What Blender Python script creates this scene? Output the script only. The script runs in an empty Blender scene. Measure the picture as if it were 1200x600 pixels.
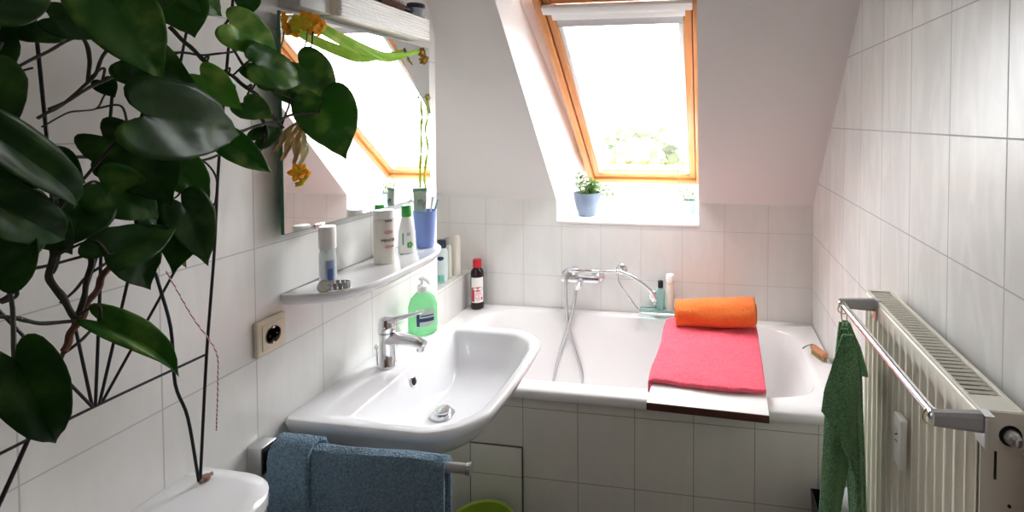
import bpy, bmesh, math, random
from mathutils import Vector, Matrix, noise
PI = math.pi
sc = bpy.context.scene
C = sc.collection
rnd = random.Random(7)

# ---------------- camera ----------------
cam = bpy.data.objects.new('camera', bpy.data.cameras.new('camera'))
C.objects.link(cam)
Fv = Vector((-0.15791946, 0.98706166, -0.02776195)); Rv = Vector((0.987444537, 0.15796512, -0.000554567)); Uv = Vector((-0.00383803, 0.02750096, 0.99961441))
cam.matrix_world = Matrix(((Rv.x, Uv.x, -Fv.x, 1.1933), (Rv.y, Uv.y, -Fv.y, -1.6898), (Rv.z, Uv.z, -Fv.z, 1.5227), (0, 0, 0, 1)))
cam.data.sensor_width = 36
cam.data.lens = 595.51 / 1200 * 36
cam.data.shift_x = (600 - 731.44) / 1200
cam.data.shift_y = (157.43 - 300) / 1200
cam.data.clip_start = 0.02
cam.data.clip_end = 300
sc.camera = cam

# ---------------- sky, lights, exposure ----------------
SKY = 9.0
world = bpy.data.worlds.new('overcast_sky'); sc.world = world
world.use_nodes = True
bgn = world.node_tree.nodes['Background']
bgn.inputs[0].default_value = (0.95, 0.98, 1.0, 1); bgn.inputs[1].default_value = SKY
la = bpy.data.lights.new('skylight_portal', 'AREA'); la.shape = 'RECTANGLE'; la.size = 0.63; la.size_y = 1.28
la.cycles.is_portal = True
lo = bpy.data.objects.new('skylight_portal', la); C.objects.link(lo)
lb = bpy.data.lights.new('room_fill_light', 'AREA'); lb.shape = 'DISK'; lb.size = 0.3; lb.energy = 0.6; lb.color = (1, 0.96, 0.9)  # weak fill light added out of view to lift the room
lbo = bpy.data.objects.new('room_fill_light', lb); C.objects.link(lbo); lbo.location = (0.95, -1.75, 2.40)
sc.view_settings.view_transform = 'Standard'
sc.view_settings.look = 'None'
sc.view_settings.gamma = 1
sc.view_settings.use_curve_mapping = False
sc.view_settings.exposure = 1.05
sc.cycles.max_bounces = 14; sc.cycles.diffuse_bounces = 8; sc.cycles.transparent_max_bounces = 16
sc.cycles.sample_clamp_indirect = 8

# ---------------- helpers ----------------
def lin(r, g, b):
    f = lambda c: ((c / 255 + 0.055) / 1.055) ** 2.4 if c > 10 else c / 255 / 12.92
    return (f(r), f(g), f(b), 1)

class NT:
    def __init__(s, m):
        s.t = m.node_tree; s.n = s.t.nodes; s.l = s.t.links
    def add(s, k, **kw):
        x = s.n.new(k)
        for a, v in kw.items(): setattr(x, a, v)
        return x
    def link(s, a, b): s.l.new(a, b)

def mat(name, col, rough=0.5, metal=0, bump=0, bscale=100, var=0, vscale=8, trans=0, ior=1.45, coat=0, sheen=0, alpha=1, detail=3, sss=0, emit=None):
    m = bpy.data.materials.new(name); m.use_nodes = True
    T = NT(m); b = T.n['Principled BSDF']; I = b.inputs
    I['Base Color'].default_value = col; I['Roughness'].default_value = rough; I['Metallic'].default_value = metal
    I['Transmission Weight'].default_value = trans; I['IOR'].default_value = ior; I['Coat Weight'].default_value = coat
    I['Sheen Weight'].default_value = sheen; I['Alpha'].default_value = alpha
    tc = T.add('ShaderNodeTexCoord')
    ns = T.add('ShaderNodeTexNoise'); ns.inputs['Scale'].default_value = vscale; ns.inputs['Detail'].default_value = 5
    T.link(tc.outputs['Object'], ns.inputs['Vector'])
    mx = T.add('ShaderNodeMix', data_type='RGBA'); mx.inputs[6].default_value = col
    mx.inputs[7].default_value = (col[0] * (1 - var), col[1] * (1 - var), col[2] * (1 - var), 1)
    T.link(ns.outputs[0], mx.inputs[0]); T.link(mx.outputs[2], I['Base Color'])
    if bump:
        n2 = T.add('ShaderNodeTexNoise'); n2.inputs['Scale'].default_value = bscale; n2.inputs['Detail'].default_value = detail
        T.link(tc.outputs['Object'], n2.inputs['Vector'])
        bp = T.add('ShaderNodeBump'); bp.inputs['Strength'].default_value = bump; bp.inputs['Distance'].default_value = 0.004
        T.link(n2.outputs[0], bp.inputs['Height']); T.link(bp.outputs[0], I['Normal'])
    return m

def tile_mat(name, ax, u0, v0, col, joint, mw=0.0013, w=0.2, h=0.25, vein=0.0, rough=0.22):
    m = bpy.data.materials.new(name); m.use_nodes = True
    T = NT(m); b = T.n['Principled BSDF']
    tc = T.add('ShaderNodeTexCoord'); sp = T.add('ShaderNodeSeparateXYZ'); T.link(tc.outputs['Object'], sp.inputs[0])
    cb = T.add('ShaderNodeCombineXYZ')
    a = T.add('ShaderNodeMath', operation='SUBTRACT'); a.inputs[1].default_value = u0 - 20; T.link(sp.outputs[ax], a.inputs[0])
    c = T.add('ShaderNodeMath', operation='SUBTRACT'); c.inputs[1].default_value = v0 - 25; T.link(sp.outputs[2], c.inputs[0])
    T.link(a.outputs[0], cb.inputs[0]); T.link(c.outputs[0], cb.inputs[1])
    br = T.add('ShaderNodeTexBrick'); br.offset = 0; br.squash = 1
    T.link(cb.outputs[0], br.inputs['Vector'])
    I = br.inputs
    I['Scale'].default_value = 1; I['Brick Width'].default_value = w; I['Row Height'].default_value = h; I['Mortar Size'].default_value = mw; I['Mortar Smooth'].default_value = 0.1
    # faint marbled veins running up each tile
    wv = T.add('ShaderNodeTexNoise'); wv.inputs['Scale'].default_value = 6; wv.inputs['Detail'].default_value = 6; wv.inputs['Distortion'].default_value = 1.2
    mp = T.add('ShaderNodeMapping'); mp.inputs['Rotation'].default_value = (0.6, 0.5, 0.5); mp.inputs['Scale'].default_value = (2.2, 2.2, 0.6)
    T.link(tc.outputs['Object'], mp.inputs[0]); T.link(mp.outputs[0], wv.inputs['Vector'])
    rp = T.add('ShaderNodeValToRGB'); e = rp.color_ramp.elements
    e[0].position = 0.42; e[0].color = (col[0] * (1 - vein), col[1] * (1 - vein), col[2] * (1 - vein), 1); e[1].position = 0.62; e[1].color = col
    T.link(wv.outputs[0], rp.inputs[0])
    T.link(rp.outputs[0], I['Color1']); T.link(rp.outputs[0], I['Color2']); I['Mortar'].default_value = joint
    T.link(br.outputs['Color'], b.inputs['Base Color'])
    rr = T.add('ShaderNodeMapRange'); rr.inputs[3].default_value = rough; rr.inputs[4].default_value = 0.8
    T.link(br.outputs['Fac'], rr.inputs[0]); T.link(rr.outputs[0], b.inputs['Roughness'])
    inv = T.add('ShaderNodeMath', operation='SUBTRACT'); inv.inputs[0].default_value = 1; T.link(br.outputs['Fac'], inv.inputs[1])
    n2 = T.add('ShaderNodeTexNoise'); n2.inputs['Scale'].default_value = 9; T.link(tc.outputs['Object'], n2.inputs['Vector'])
    ad = T.add('ShaderNodeMath', operation='MULTIPLY_ADD'); ad.inputs[1].default_value = 0.35; T.link(n2.outputs[0], ad.inputs[0]); T.link(inv.outputs[0], ad.inputs[2])
    bp = T.add('ShaderNodeBump'); bp.inputs['Strength'].default_value = 0.35; bp.inputs['Distance'].default_value = 0.003
    T.link(ad.outputs[0], bp.inputs['Height']); T.link(bp.outputs[0], b.inputs['Normal'])
    return m

def terry(name, col, col2):
    m = bpy.data.materials.new(name); m.use_nodes = True
    T = NT(m); b = T.n['Principled BSDF']; b.inputs['Roughness'].default_value = 0.95; b.inputs['Sheen Weight'].default_value = 0.15
    tc = T.add('ShaderNodeTexCoord')
    n1 = T.add('ShaderNodeTexNoise'); n1.inputs['Scale'].default_value = 190; n1.inputs['Detail'].default_value = 6; n1.inputs['Roughness'].default_value = 0.75
    n2 = T.add('ShaderNodeTexVoronoi'); n2.inputs['Scale'].default_value = 260
    for n in (n1, n2): T.link(tc.outputs['Object'], n.inputs['Vector'])
    mx = T.add('ShaderNodeMix', data_type='RGBA'); mx.inputs[6].default_value = col2; mx.inputs[7].default_value = col
    cr_ = T.add('ShaderNodeMapRange'); cr_.inputs[1].default_value = .36; cr_.inputs[2].default_value = .64; T.link(n1.outputs[0], cr_.inputs[0]); T.link(cr_.outputs[0], mx.inputs[0]); T.link(mx.outputs[2], b.inputs['Base Color'])
    bp = T.add('ShaderNodeBump'); bp.inputs['Strength'].default_value = 0.9; bp.inputs['Distance'].default_value = 0.004
    T.link(n2.outputs[0], bp.inputs['Height']); T.link(bp.outputs[0], b.inputs['Normal'])
    return m

def leaf_mat(name, col, vein, var):
    m = bpy.data.materials.new(name); m.use_nodes = True
    T = NT(m); b = T.n['Principled BSDF']; out = T.n['Material Output']
    tc = T.add('ShaderNodeTexCoord')
    n1 = T.add('ShaderNodeTexNoise'); n1.inputs['Scale'].default_value = 26; n1.inputs['Detail'].default_value = 4; T.link(tc.outputs['Object'], n1.inputs['Vector'])
    rp = T.add('ShaderNodeValToRGB'); e = rp.color_ramp.elements
    e[0].position = 0.55 - 0.1 * var; e[0].color = col; e[1].position = 0.78; e[1].color = vein
    T.link(n1.outputs[0], rp.inputs[0]); T.link(rp.outputs[0], b.inputs['Base Color'])
    b.inputs['Roughness'].default_value = 0.33; b.inputs['Specular IOR Level'].default_value = 0.09
    tr = T.add('ShaderNodeBsdfTranslucent'); tr.inputs[0].default_value = (min(1, col[0] * 3 + .04), min(1, col[1] * 3 + .08), col[2] * 1.2, 1)
    ms = T.add('ShaderNodeMixShader'); ms.inputs[0].default_value = 0.3
    T.link(b.outputs[0], ms.inputs[1]); T.link(tr.outputs[0], ms.inputs[2]); T.link(ms.outputs[0], out.inputs[0])
    return m

def glass_mat(name, tint=(1, 1, 1, 1), refl=1.0):
    m = bpy.data.materials.new(name); m.use_nodes = True
    T = NT(m); out = T.n['Material Output']; T.n.remove(T.n['Principled BSDF'])
    tr = T.add('ShaderNodeBsdfTransparent'); tr.inputs[0].default_value = tint
    gl = T.add('ShaderNodeBsdfGlossy'); gl.inputs['Roughness'].default_value = 0.02
    lw = T.add('ShaderNodeLayerWeight'); pw = T.add('ShaderNodeMath', operation='POWER'); pw.inputs[1].default_value = 5; T.link(lw.outputs['Facing'], pw.inputs[0])
    ma = T.add('ShaderNodeMath', operation='MULTIPLY_ADD'); ma.inputs[1].default_value = 0.85; ma.inputs[2].default_value = 0.04; T.link(pw.outputs[0], ma.inputs[0])
    ms = T.add('ShaderNodeMixShader'); T.link(ma.outputs[0], ms.inputs[0]); T.link(tr.outputs[0], ms.inputs[1]); T.link(gl.outputs[0], ms.inputs[2])
    T.link(ms.outputs[0], out.inputs[0])
    return m

def box(bm, x0, x1, y0, y1, z0, z1, M=None, bev=0):
    vs = [bm.verts.new((x, y, z)) for x in (x0, x1) for y in (y0, y1) for z in (z0, z1)]
    fs = [bm.faces.new([vs[i] for i in q]) for q in ((0, 1, 3, 2), (4, 6, 7, 5), (0, 4, 5, 1), (2, 3, 7, 6), (0, 2, 6, 4), (1, 5, 7, 3))]
    if bev:
        ed = list({e for f in fs for e in f.edges})
        r = bmesh.ops.bevel(bm, geom=ed, offset=bev, segments=3, affect='EDGES', profile=0.5)
        vs = list({v for f in r['faces'] for v in f.verts} | {v for v in vs if v.is_valid})
    if M is not None:
        for v in vs: v.co = M @ v.co
    return vs

def tube(bm, pts, r, n=10, closed=False, caps=True, sx=1.0):
    pts = [Vector(p) for p in pts]; N = len(pts)
    rr = r if isinstance(r, (list, tuple)) else [r] * N
    rings = []; up = None
    for i, p in enumerate(pts):
        if closed: t = pts[(i + 1) % N] - pts[i - 1]
        else: t = pts[min(i + 1, N - 1)] - pts[max(i - 1, 0)]
        t.normalize()
        if up is None:
            up = Vector((0, 0, 1)) if abs(t.z) < 0.9 else Vector((1, 0, 0))
        a = t.cross(up).normalized(); b = a.cross(t).normalized(); up = b
        rings.append([bm.verts.new(p + a * (math.cos(2 * PI * k / n) * rr[i] * sx) + b * (math.sin(2 * PI * k / n) * rr[i])) for k in range(n)])
    M = N if closed else N - 1
    for i in range(M):
        A, B = rings[i], rings[(i + 1) % N]
        for k in range(n): bm.faces.new((A[k], A[(k + 1) % n], B[(k + 1) % n], B[k]))
    if caps and not closed:
        bm.faces.new(rings[0][::-1]); bm.faces.new(rings[-1])

def smooth_path(pts, k=6):
    P = [Vector(p) for p in pts]
    if len(P) < 3: return P
    P = [P[0] * 2 - P[1]] + P + [P[-1] * 2 - P[-2]]; out = []
    for i in range(1, len(P) - 2):
        for j in range(k):
            t = j / k; a, b, c, d = P[i - 1], P[i], P[i + 1], P[i + 2]
            out.append(0.5 * ((2 * b) + (c - a) * t + (2 * a - 5 * b + 4 * c - d) * t * t + (3 * b - a - 3 * c + d) * t ** 3))
    out.append(P[-2]); return out

def lathe(bm, prof, loc=(0, 0, 0), n=28, sx=1, sy=1, rot=0, M=None, cap0=True, cap1=True):
    loc = Vector(loc); rings = []
    for r, z in prof:
        ring = []
        for k in range(n):
            a = 2 * PI * k / n; v = Vector((r * sx * math.cos(a), r * sy * math.sin(a), z))
            if rot: v = Matrix.Rotation(rot, 3, 'Z') @ v
            if M is not None: v = M @ v
            ring.append(bm.verts.new(v + loc))
        rings.append(ring)
    for A, B in zip(rings, rings[1:]):
        for k in range(n): bm.faces.new((A[k], A[(k + 1) % n], B[(k + 1) % n], B[k]))
    if cap0: bm.faces.new(rings[0][::-1])
    if cap1: bm.faces.new(rings[-1])

def loft(bm, rings, cap0=False, cap1=True):
    R = [[bm.verts.new(p) for p in r] for r in rings]; n = len(R[0])
    for A, B in zip(R, R[1:]):
        for k in range(n): bm.faces.new((A[k], A[(k + 1) % n], B[(k + 1) % n], B[k]))
    if cap0: bm.faces.new(R[0][::-1])
    if cap1: bm.faces.new(R[-1])

def grid(bm, f, nu, nv):
    G = [[bm.verts.new(f(i / nu, j / nv)) for j in range(nv + 1)] for i in range(nu + 1)]
    for i in range(nu):
        for j in range(nv): bm.faces.new((G[i][j], G[i + 1][j], G[i + 1][j + 1], G[i][j + 1]))
    return G

def sphere(bm, c, r, sub=2, sc_=(1, 1, 1), disp=0, seed=0):
    res = bmesh.ops.create_icosphere(bm, subdivisions=sub, radius=1)
    for v in res['verts']:
        d = v.co.copy(); k = 1 + disp * noise.noise(d * 2.2 + Vector((seed, seed * 1.7, 0)))
        v.co = Vector((d.x * sc_[0], d.y * sc_[1], d.z * sc_[2])) * r * k + Vector(c)
    return res['verts']

def obj(name, bm, m, parent=None, smooth=True, label=None, angle=40, mods=None, kind=None):
    bmesh.ops.recalc_face_normals(bm, faces=bm.faces)
    me = bpy.data.meshes.new(name)
    for f in bm.faces: f.smooth = smooth
    if smooth:
        lim = math.radians(angle)
        for e in bm.edges:
            if len(e.link_faces) == 2 and e.calc_face_angle(0) > lim: e.smooth = False
    bm.to_mesh(me); bm.free()
    o = bpy.data.objects.new(name, me); C.objects.link(o)
    for x in (m if isinstance(m, (list, tuple)) else [m]): me.materials.append(x)
    if parent is not None:
        o.parent = parent
        if parent.type == 'EMPTY': o.matrix_parent_inverse = Matrix.Translation(-parent.location)
    if label: o['label'] = label
    if kind: o['kind'] = kind
    return o

def solid(o, t, off=0):
    md = o.modifiers.new('thickness', 'SOLIDIFY'); md.thickness = t; md.offset = off; return o
def subd(o, n=1):
    md = o.modifiers.new('round', 'SUBSURF'); md.levels = n; md.render_levels = n; return o
def thing(name, label, cat, loc=(0, 0, 0), group=None, kind=None):
    o = bpy.data.objects.new(name, None); C.objects.link(o); o.location = loc; o.empty_display_size = 0.05
    if kind: o['kind'] = kind
    else: o['label'] = label; o['category'] = cat
    if group: o['group'] = group
    return o
def tag(o, label, cat, group=None, kind=None):
    o['label'] = label; o['category'] = cat
    if group: o['group'] = group
    if kind: o['kind'] = kind
    return o
def struct(name, bm, m, parent=None, smooth=False):
    o = obj(name, bm, m, parent, smooth)
    if parent is None: o['kind'] = 'structure'
    return o
NB = bmesh.new

def text_mesh(s, size, depth=0.0004):
    cu = bpy.data.curves.new('t', 'FONT'); cu.body = s; cu.size = size; cu.align_x = 'CENTER'; cu.align_y = 'CENTER'; cu.extrude = depth; cu.resolution_u = 3
    o = bpy.data.objects.new('t', cu); C.objects.link(o); bpy.context.view_layer.update()
    me = bpy.data.meshes.new_from_object(o.evaluated_get(bpy.context.evaluated_depsgraph_get()))
    bpy.data.objects.remove(o); bpy.data.curves.remove(cu); return me
def text_on(name, s, size, m, parent, fn, rot=0, bold=1.0):
    me = text_mesh(s, size); me.materials.clear(); me.materials.append(m)
    R = Matrix.Rotation(rot, 2)
    for v in me.vertices:
        p = R @ Vector((v.co.x * bold, v.co.y)); v.co = fn(p.x, p.y, v.co.z)
    me.name = name; o = bpy.data.objects.new(name, me); C.objects.link(o); o.parent = parent
    if parent.type == 'EMPTY': o.matrix_parent_inverse = Matrix.Translation(-parent.location)
    return o
def cyl_fn(c, r, a0, z0, extra=0.0006, sx=1, sy=1, rot=0):
    def f(x, y, z):
        a = a0 + x / r - rot
        v = Vector((r * sx * math.cos(a), r * sy * math.sin(a), 0)); n = Vector((math.cos(a) / sx, math.sin(a) / sy, 0)).normalized()
        v = Matrix.Rotation(rot, 3, 'Z') @ (v + n * (extra + z))
        return Vector((c[0] + v.x, c[1] + v.y, c[2] + z0 + y))
    return f
def patch(name, fn, w, h, m, parent, z=0, n=14, x0=0, y0=0, ell=False):
    bm = NB()
    if ell:
        ce = bm.verts.new(fn(x0, y0, z)); rg = [bm.verts.new(fn(x0 + w / 2 * math.cos(2 * PI * k / 24), y0 + h / 2 * math.sin(2 * PI * k / 24), z)) for k in range(24)]
        for k in range(24): bm.faces.new((ce, rg[k], rg[(k + 1) % 24]))
    else: grid(bm, lambda u, v: fn(x0 + (u - .5) * w, y0 + (v - .5) * h, z), n, 4)
    o = obj(name, bm, m, parent); return o
def camang(x, y): return math.atan2(-1.69 - y, 1.19 - x)

# ---------------- materials ----------------
M = {}
TC = lin(236, 236, 233)
M['tile_right'] = tile_mat('tile_right', 1, -0.162, 0.992, TC, lin(188, 190, 193), vein=0.10, rough=0.32, mw=0.0017)
M['tile_left'] = tile_mat('tile_left', 1, -0.708, 0.986, TC, lin(190, 191, 192), vein=0.05)
M['tile_back'] = tile_mat('tile_back', 0, 1.685, 0.992, TC, lin(205, 204, 202), vein=0.03)
M['tile_tub'] = tile_mat('tile_tub', 0, 0.558, 0.506, lin(228, 226, 218), lin(150, 148, 144), vein=0.03)
M['tile_floor'] = tile_mat('tile_floor', 0, 0, 0, lin(175, 172, 165), lin(120, 118, 115))
M['plaster'] = mat('plaster', lin(230, 228, 226), 0.9, bump=0.25, bscale=220)
M['reveal'] = mat('reveal', lin(252, 252, 252), 0.7, bump=0.05)
M['ceramic'] = mat('ceramic', lin(240, 240, 243), 0.08, coat=0.3)
M['enamel'] = mat('enamel', lin(242, 240, 240), 0.12, coat=0.3)
M['chrome'] = mat('chrome', (0.8, 0.8, 0.82, 1), 0.1, metal=1)
M['steel'] = mat('steel', (0.62, 0.62, 0.63, 1), 0.28, metal=1, bump=0.02, bscale=300)
M['pine'] = mat('pine', lin(222, 148, 84), 0.35, var=0.25, vscale=14, coat=0.3)
M['pine_dark'] = mat('pine_dark', lin(120, 66, 34), 0.5)
M['whiteplastic'] = mat('whiteplastic', lin(240, 240, 238), 0.35)
M['offwhite'] = mat('offwhite', lin(235, 230, 218), 0.35)
M['beige'] = mat('beige', lin(226, 214, 192), 0.35)
M['beige_dark'] = mat('beige_dark', lin(150, 134, 110), 0.5)
M['greyplastic'] = mat('greyplastic', lin(176, 176, 178), 0.4)
M['radiator'] = mat('radiator', lin(232, 228, 214), 0.3)
M['dark'] = mat('dark', lin(28, 28, 30), 0.5)
M['black'] = mat('black', lin(14, 14, 16), 0.4)
M['blackmetal'] = mat('blackmetal', lin(22, 22, 26), 0.45, metal=0.2)
M['glass'] = glass_mat('glass')
M['tealglass'] = glass_mat('tealglass', (0.8, 0.95, 0.92, 1))
M['mirror'] = mat('mirror', (0.93, 0.95, 0.94, 1), 0.0, metal=1)
M['mirroredge'] = mat('mirroredge', lin(60, 120, 85), 0.2)
M['blue_terry'] = terry('blue_terry', lin(136, 166, 186), lin(76, 106, 128))
M['green_terry'] = terry('green_terry', lin(124, 172, 122), lin(60, 110, 66))
M['pink_terry'] = terry('pink_terry', lin(255, 118, 138), lin(246, 66, 92))
M['orange_terry'] = terry('orange_terry', lin(250, 140, 60), lin(240, 104, 24))
M['brown'] = mat('brown', lin(84, 44, 32), 0.5, var=0.2)
M['leafdark'] = leaf_mat('leafdark', lin(34, 62, 30), lin(74, 108, 48), 0.5)
M['leafmid'] = leaf_mat('leafmid', lin(48, 88, 36), lin(120, 150, 66), 0.4)
M['leaflight'] = leaf_mat('leaflight', lin(80, 124, 52), lin(160, 182, 96), 0.6)
M['stem'] = mat('stem', lin(52, 50, 34), 0.7, var=0.4, vscale=40, bump=0.4, bscale=160)
M['stemgreen'] = mat('stemgreen', lin(110, 134, 66), 0.6, var=0.3, vscale=30)
M['dry'] = mat('dry', lin(196, 170, 120), 0.9, var=0.3, vscale=40)
# ---------------- room shell ----------------
W = 1.6852; D = 0.7544; K = 1.1265; R = 0.58; XS = 0.2
SL = math.tan(math.radians(48)); CA = math.cos(math.radians(40)); SA = math.sin(math.radians(40))
def zin(y): return K + (D - y) * SL
def zout(y): return 1.18 + (1.12 - y) * SA / CA + 0.09
YR = D - (2.5 - K) / SL
WIN = Vector((0.545, 1.12, 1.18)); WW = 0.63; WH = 1.28
Mw = Matrix(((1, 0, 0, WIN.x), (0, -CA, SA, WIN.y), (0, SA, CA, WIN.z), (0, 0, 0, 1)))  # window local: across, up the slope, outward
lo.matrix_world = Mw @ Matrix.Translation((WW / 2, WH / 2, 0.06))

def prism(bm, prof, x0, x1, mats=None):
    """prof: (y, z) points; x0/x1 a number or a function of the point index"""
    g = lambda x, i: x(i) if callable(x) else x
    A = [bm.verts.new((g(x0, i), y, z)) for i, (y, z) in enumerate(prof)]
    B = [bm.verts.new((g(x1, i), y, z)) for i, (y, z) in enumerate(prof)]
    n = len(prof)
    fs = [bm.faces.new(A), bm.faces.new(B[::-1])] + [bm.faces.new((A[i], B[i], B[(i + 1) % n], A[(i + 1) % n])) for i in range(n)]
    if mats:
        fs[0].material_index = mats[0]; fs[1].material_index = mats[1]
        for i in range(n): fs[2 + i].material_index = mats[2][i]
    return fs
YB = 1.4; YF = -2.9
OL = 0.46; OR = 1.163; OL2 = 0.55
bm = NB(); box(bm, -0.45, W + 0.15, YF - 0.1, YB, -0.1, 0); struct('floor', bm, M['tile_floor'])
side = [(YF, 0), (YB, 0), (YB, zout(YB)), (YR, zout(YR)), (YR, 2.6), (YF, 2.6)]
bm = NB(); prism(bm, side, W, W + 0.15); struct('wall_right', bm, M['tile_right'])
bm = NB(); prism(bm, [(YF, 0), (0.07, 0), (0.07, zin(0.07) + 0.03), (YR, 2.55), (YF, 2.55)], -0.3, XS, (0, 0, [0, 0, 1, 1, 0])); struct('wall_left', bm, [M['tile_left'], M['plaster']])
bm = NB(); prism(bm, [(0.07, 0), (YB, 0), (YB, zout(YB)), (0.07, zout(0.07))], -0.45, -0.27); struct('wall_alcove', bm, M['tile_left'])
bm = NB(); box(bm, -0.27, 0.0, 0.07, D, 0, 0.75); struct('wall_ledge', bm, M['tile_left'])
# entrance wall behind the viewer, with a doorway
bm = NB(); box(bm, XS - .2, W, YF - 0.1, YF, 0, 2.6); struct('wall_entrance', bm, mat('entrance_paint', lin(120, 112, 104), 0.9))
bm = NB(); box(bm, 0.45, 1.3, YF - 0.02, YF + 0.02, 0, 2.03, bev=0.004); box(bm, 0.37, 0.45, YF - .02, YF + 0.03, 0, 2.1); box(bm, 1.3, 1.38, YF - .02, YF + 0.03, 0, 2.1); box(bm, .37, 1.38, YF - .02, YF + .03, 2.03, 2.11)
struct('door_1', bm, mat('doorwood', lin(150, 96, 60), 0.5, var=0.2))
# knee wall, with the window sill notch; inner face tiled
xl = lambda i: OL2 if i in (2, 3) else OL
bm = NB(); fsw = prism(bm, [(D, 0), (D, K), (YB, K), (YB, 0)], -0.45, xl, (0, 1, [0, 0, 0, 0]))
prism(bm, [(D, 0), (D, K), (YB, K), (YB, 0)], OR, W, (1, 0, [0, 0, 0, 0]))
prism(bm, [(D, 0), (D, 1.022), (1.13, 1.022), (1.13, 1.185), (YB, 1.185), (YB, 0)], OL, OR, (0, 0, [0, 1, 1, 1, 0, 0]))
prism(bm, [(D, 1.022), (D, K), (1.6, K), (1.6, 1.022)], lambda i: OL, lambda i: OL + 0.0005 + (0.09 if i > 1 else 0), (0, 1, [0, 0, 0, 0]))
struct('wall_back', bm, [M['tile_back'], M['reveal']])
# sloping ceiling with the skylight shaft, then the flat ceiling
bm = NB()
S1 = [(D, K), (YR, 2.5), (YR, zout(YR)), (YB, zout(YB)), (YB, K)]
prism(bm, S1, -0.45, lambda i: OL if i < 2 else OL2, (0, 1, [0, 0, 0, 0, 0]))
prism(bm, S1, OR, W, (1, 0, [0, 0, 0, 0, 0]))
yt = 0.14; zt = 2.0
prism(bm, [(D - (zt - K) / SL, zt), (YR, 2.5), (YR, zout(YR)), (yt, zout(yt)), (yt, zt)], OL - 0.0, OR, (0, 0, [0, 0, 0, 1, 1]))
prism(bm, [(YR, 2.5), (YF, 2.5), (YF, 2.6), (YR, 2.6)], XS - .5, W)
struct('ceiling', bm, [M['plaster'], M['reveal']])
bm = NB(); box(bm, OL + .002, OR - .002, D - 0.004, 1.13, 1.012, 1.0235, bev=0.002); struct('trim_1', bm, M['reveal'])

# ---------------- skylight ----------------
win = thing('window_1', '', '', WIN, kind='structure')
def wframe(bm, a0, a1, b0, b1, t, c0, c1, bev=0.003):
    box(bm, a0, a0 + t, b0, b1, c0, c1, Mw, bev); box(bm, a1 - t, a1, b0, b1, c0, c1, Mw, bev)
    box(bm, a0 + t, a1 - t, b0, b0 + t, c0, c1, Mw, bev); box(bm, a0 + t, a1 - t, b1 - t, b1, c0, c1, Mw, bev)
bm = NB(); wframe(bm, 0, WW, 0, WH, 0.03, -0.01, 0.09); obj('window_frame', bm, M['pine'], win)
sa = obj('sash', (lambda b: (wframe(b, 0.034, WW - 0.034, 0.034, WH - 0.034, 0.032, 0.004, 0.07), b)[1])(NB()), M['pine'], win)
bm = NB(); wframe(bm, 0.029, WW - 0.029, 0.029, WH - 0.029, 0.006, 0.01, 0.05, 0.0); obj('gasket', bm, M['pine_dark'], win)
bm = NB(); box(bm, 0.0665, WW - 0.0665, 0.0665, WH - 0.0665, 0.045, 0.05, Mw); obj('pane', bm, M['glass'], win)
bm = NB(); wframe(bm, 0.0665, WW - 0.0665, 0.0665, WH - 0.0665, 0.008, 0.03, 0.0445, 0.0); obj('glazing_bead', bm, M['whiteplastic'], win)
bl = thing('window_blind', 'white roller blind pulled up at the top of the wooden skylight', 'blind', Mw @ Vector((WW / 2, WH - .1, 0)))
bm = NB(); box(bm, 0.030, WW - 0.030, 1.184, 1.218, -0.022, 0.003, Mw, 0.004); obj('cassette', bm, M['whiteplastic'], bl)
bm = NB(); box(bm, 0.058, WW - 0.058, 1.148, 1.180, -0.010, 0.003, Mw, 0.003); obj('pull_bar', bm, M['whiteplastic'], bl)
bm = NB(); box(bm, 0.070, WW - 0.070, 1.104, 1.150, 0.004, 0.009, Mw); obj('fabric', bm, mat('blindfabric', lin(190, 188, 190), 0.9), bl)
for s in (0.0665, WW - 0.0865):
    bm = NB(); box(bm, s, s + 0.020, 0.0665, WH - 0.1, 0.010, 0.028, Mw, 0.002); obj('guide_rail', bm, M['whiteplastic'], bl)

# ---------------- bathtub ----------------
def sup(cx, cy, hx, hy, e, z, n=72):
    r = []
    for k in range(n):
        a = 2 * PI * (k + .5) / n; c, s = math.cos(a), math.sin(a)
        r.append(Vector((cx + hx * math.copysign(abs(c) ** (2 / e), c), cy + hy * math.copysign(abs(s) ** (2 / e), s), z)))
    return r
def rect_ring(ring, x0, x1, y0, y1, z):
    cx, cy = (x0 + x1) / 2, (y0 + y1) / 2; o = []
    for p in ring:
        d = Vector((p.x - cx, p.y - cy)); k = min((x1 - x0) / 2 / max(abs(d.x), 1e-6), (y1 - y0) / 2 / max(abs(d.y), 1e-6)); o.append(Vector((cx + d.x * k, cy + d.y * k, z)))
    return o
bt = thing('bathtub', 'white built-in bathtub with tiled front under the skylight', 'bathtub', (W / 2, D / 2, 0))
e0 = 5.5; tx, ty = 0.855, 0.385
inner = sup(tx, ty, 0.745, 0.325, e0, R - 0.002)
x0, x1, y0, y1 = 0.003, W - 0.003, -0.012, D - 0.003
rings = [rect_ring(inner, x0, x1, y0 + .004, y1, R - 0.035), rect_ring(inner, x0, x1, y0, y1, R - 0.028), rect_ring(inner, x0, x1, y0, y1, R - 0.008), rect_ring(inner, x0 + .004, x1 - .004, y0 + .006, y1 - .004, R),
         sup(tx, ty, 0.757, 0.336, e0 + .5, R), inner, sup(tx, ty, 0.735, 0.316, e0, R - 0.012), sup(tx, ty, 0.718, 0.303, 5, R - 0.08), sup(tx - .01, ty, 0.67, 0.28, 4.4, R - 0.25),
         sup(tx - .02, ty, 0.61, 0.25, 4, R - 0.37), sup(tx - .03, ty, 0.54, 0.2, 3.5, R - 0.41), sup(tx - .03, ty, 0.3, 0.1, 3, R - 0.418)]
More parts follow.
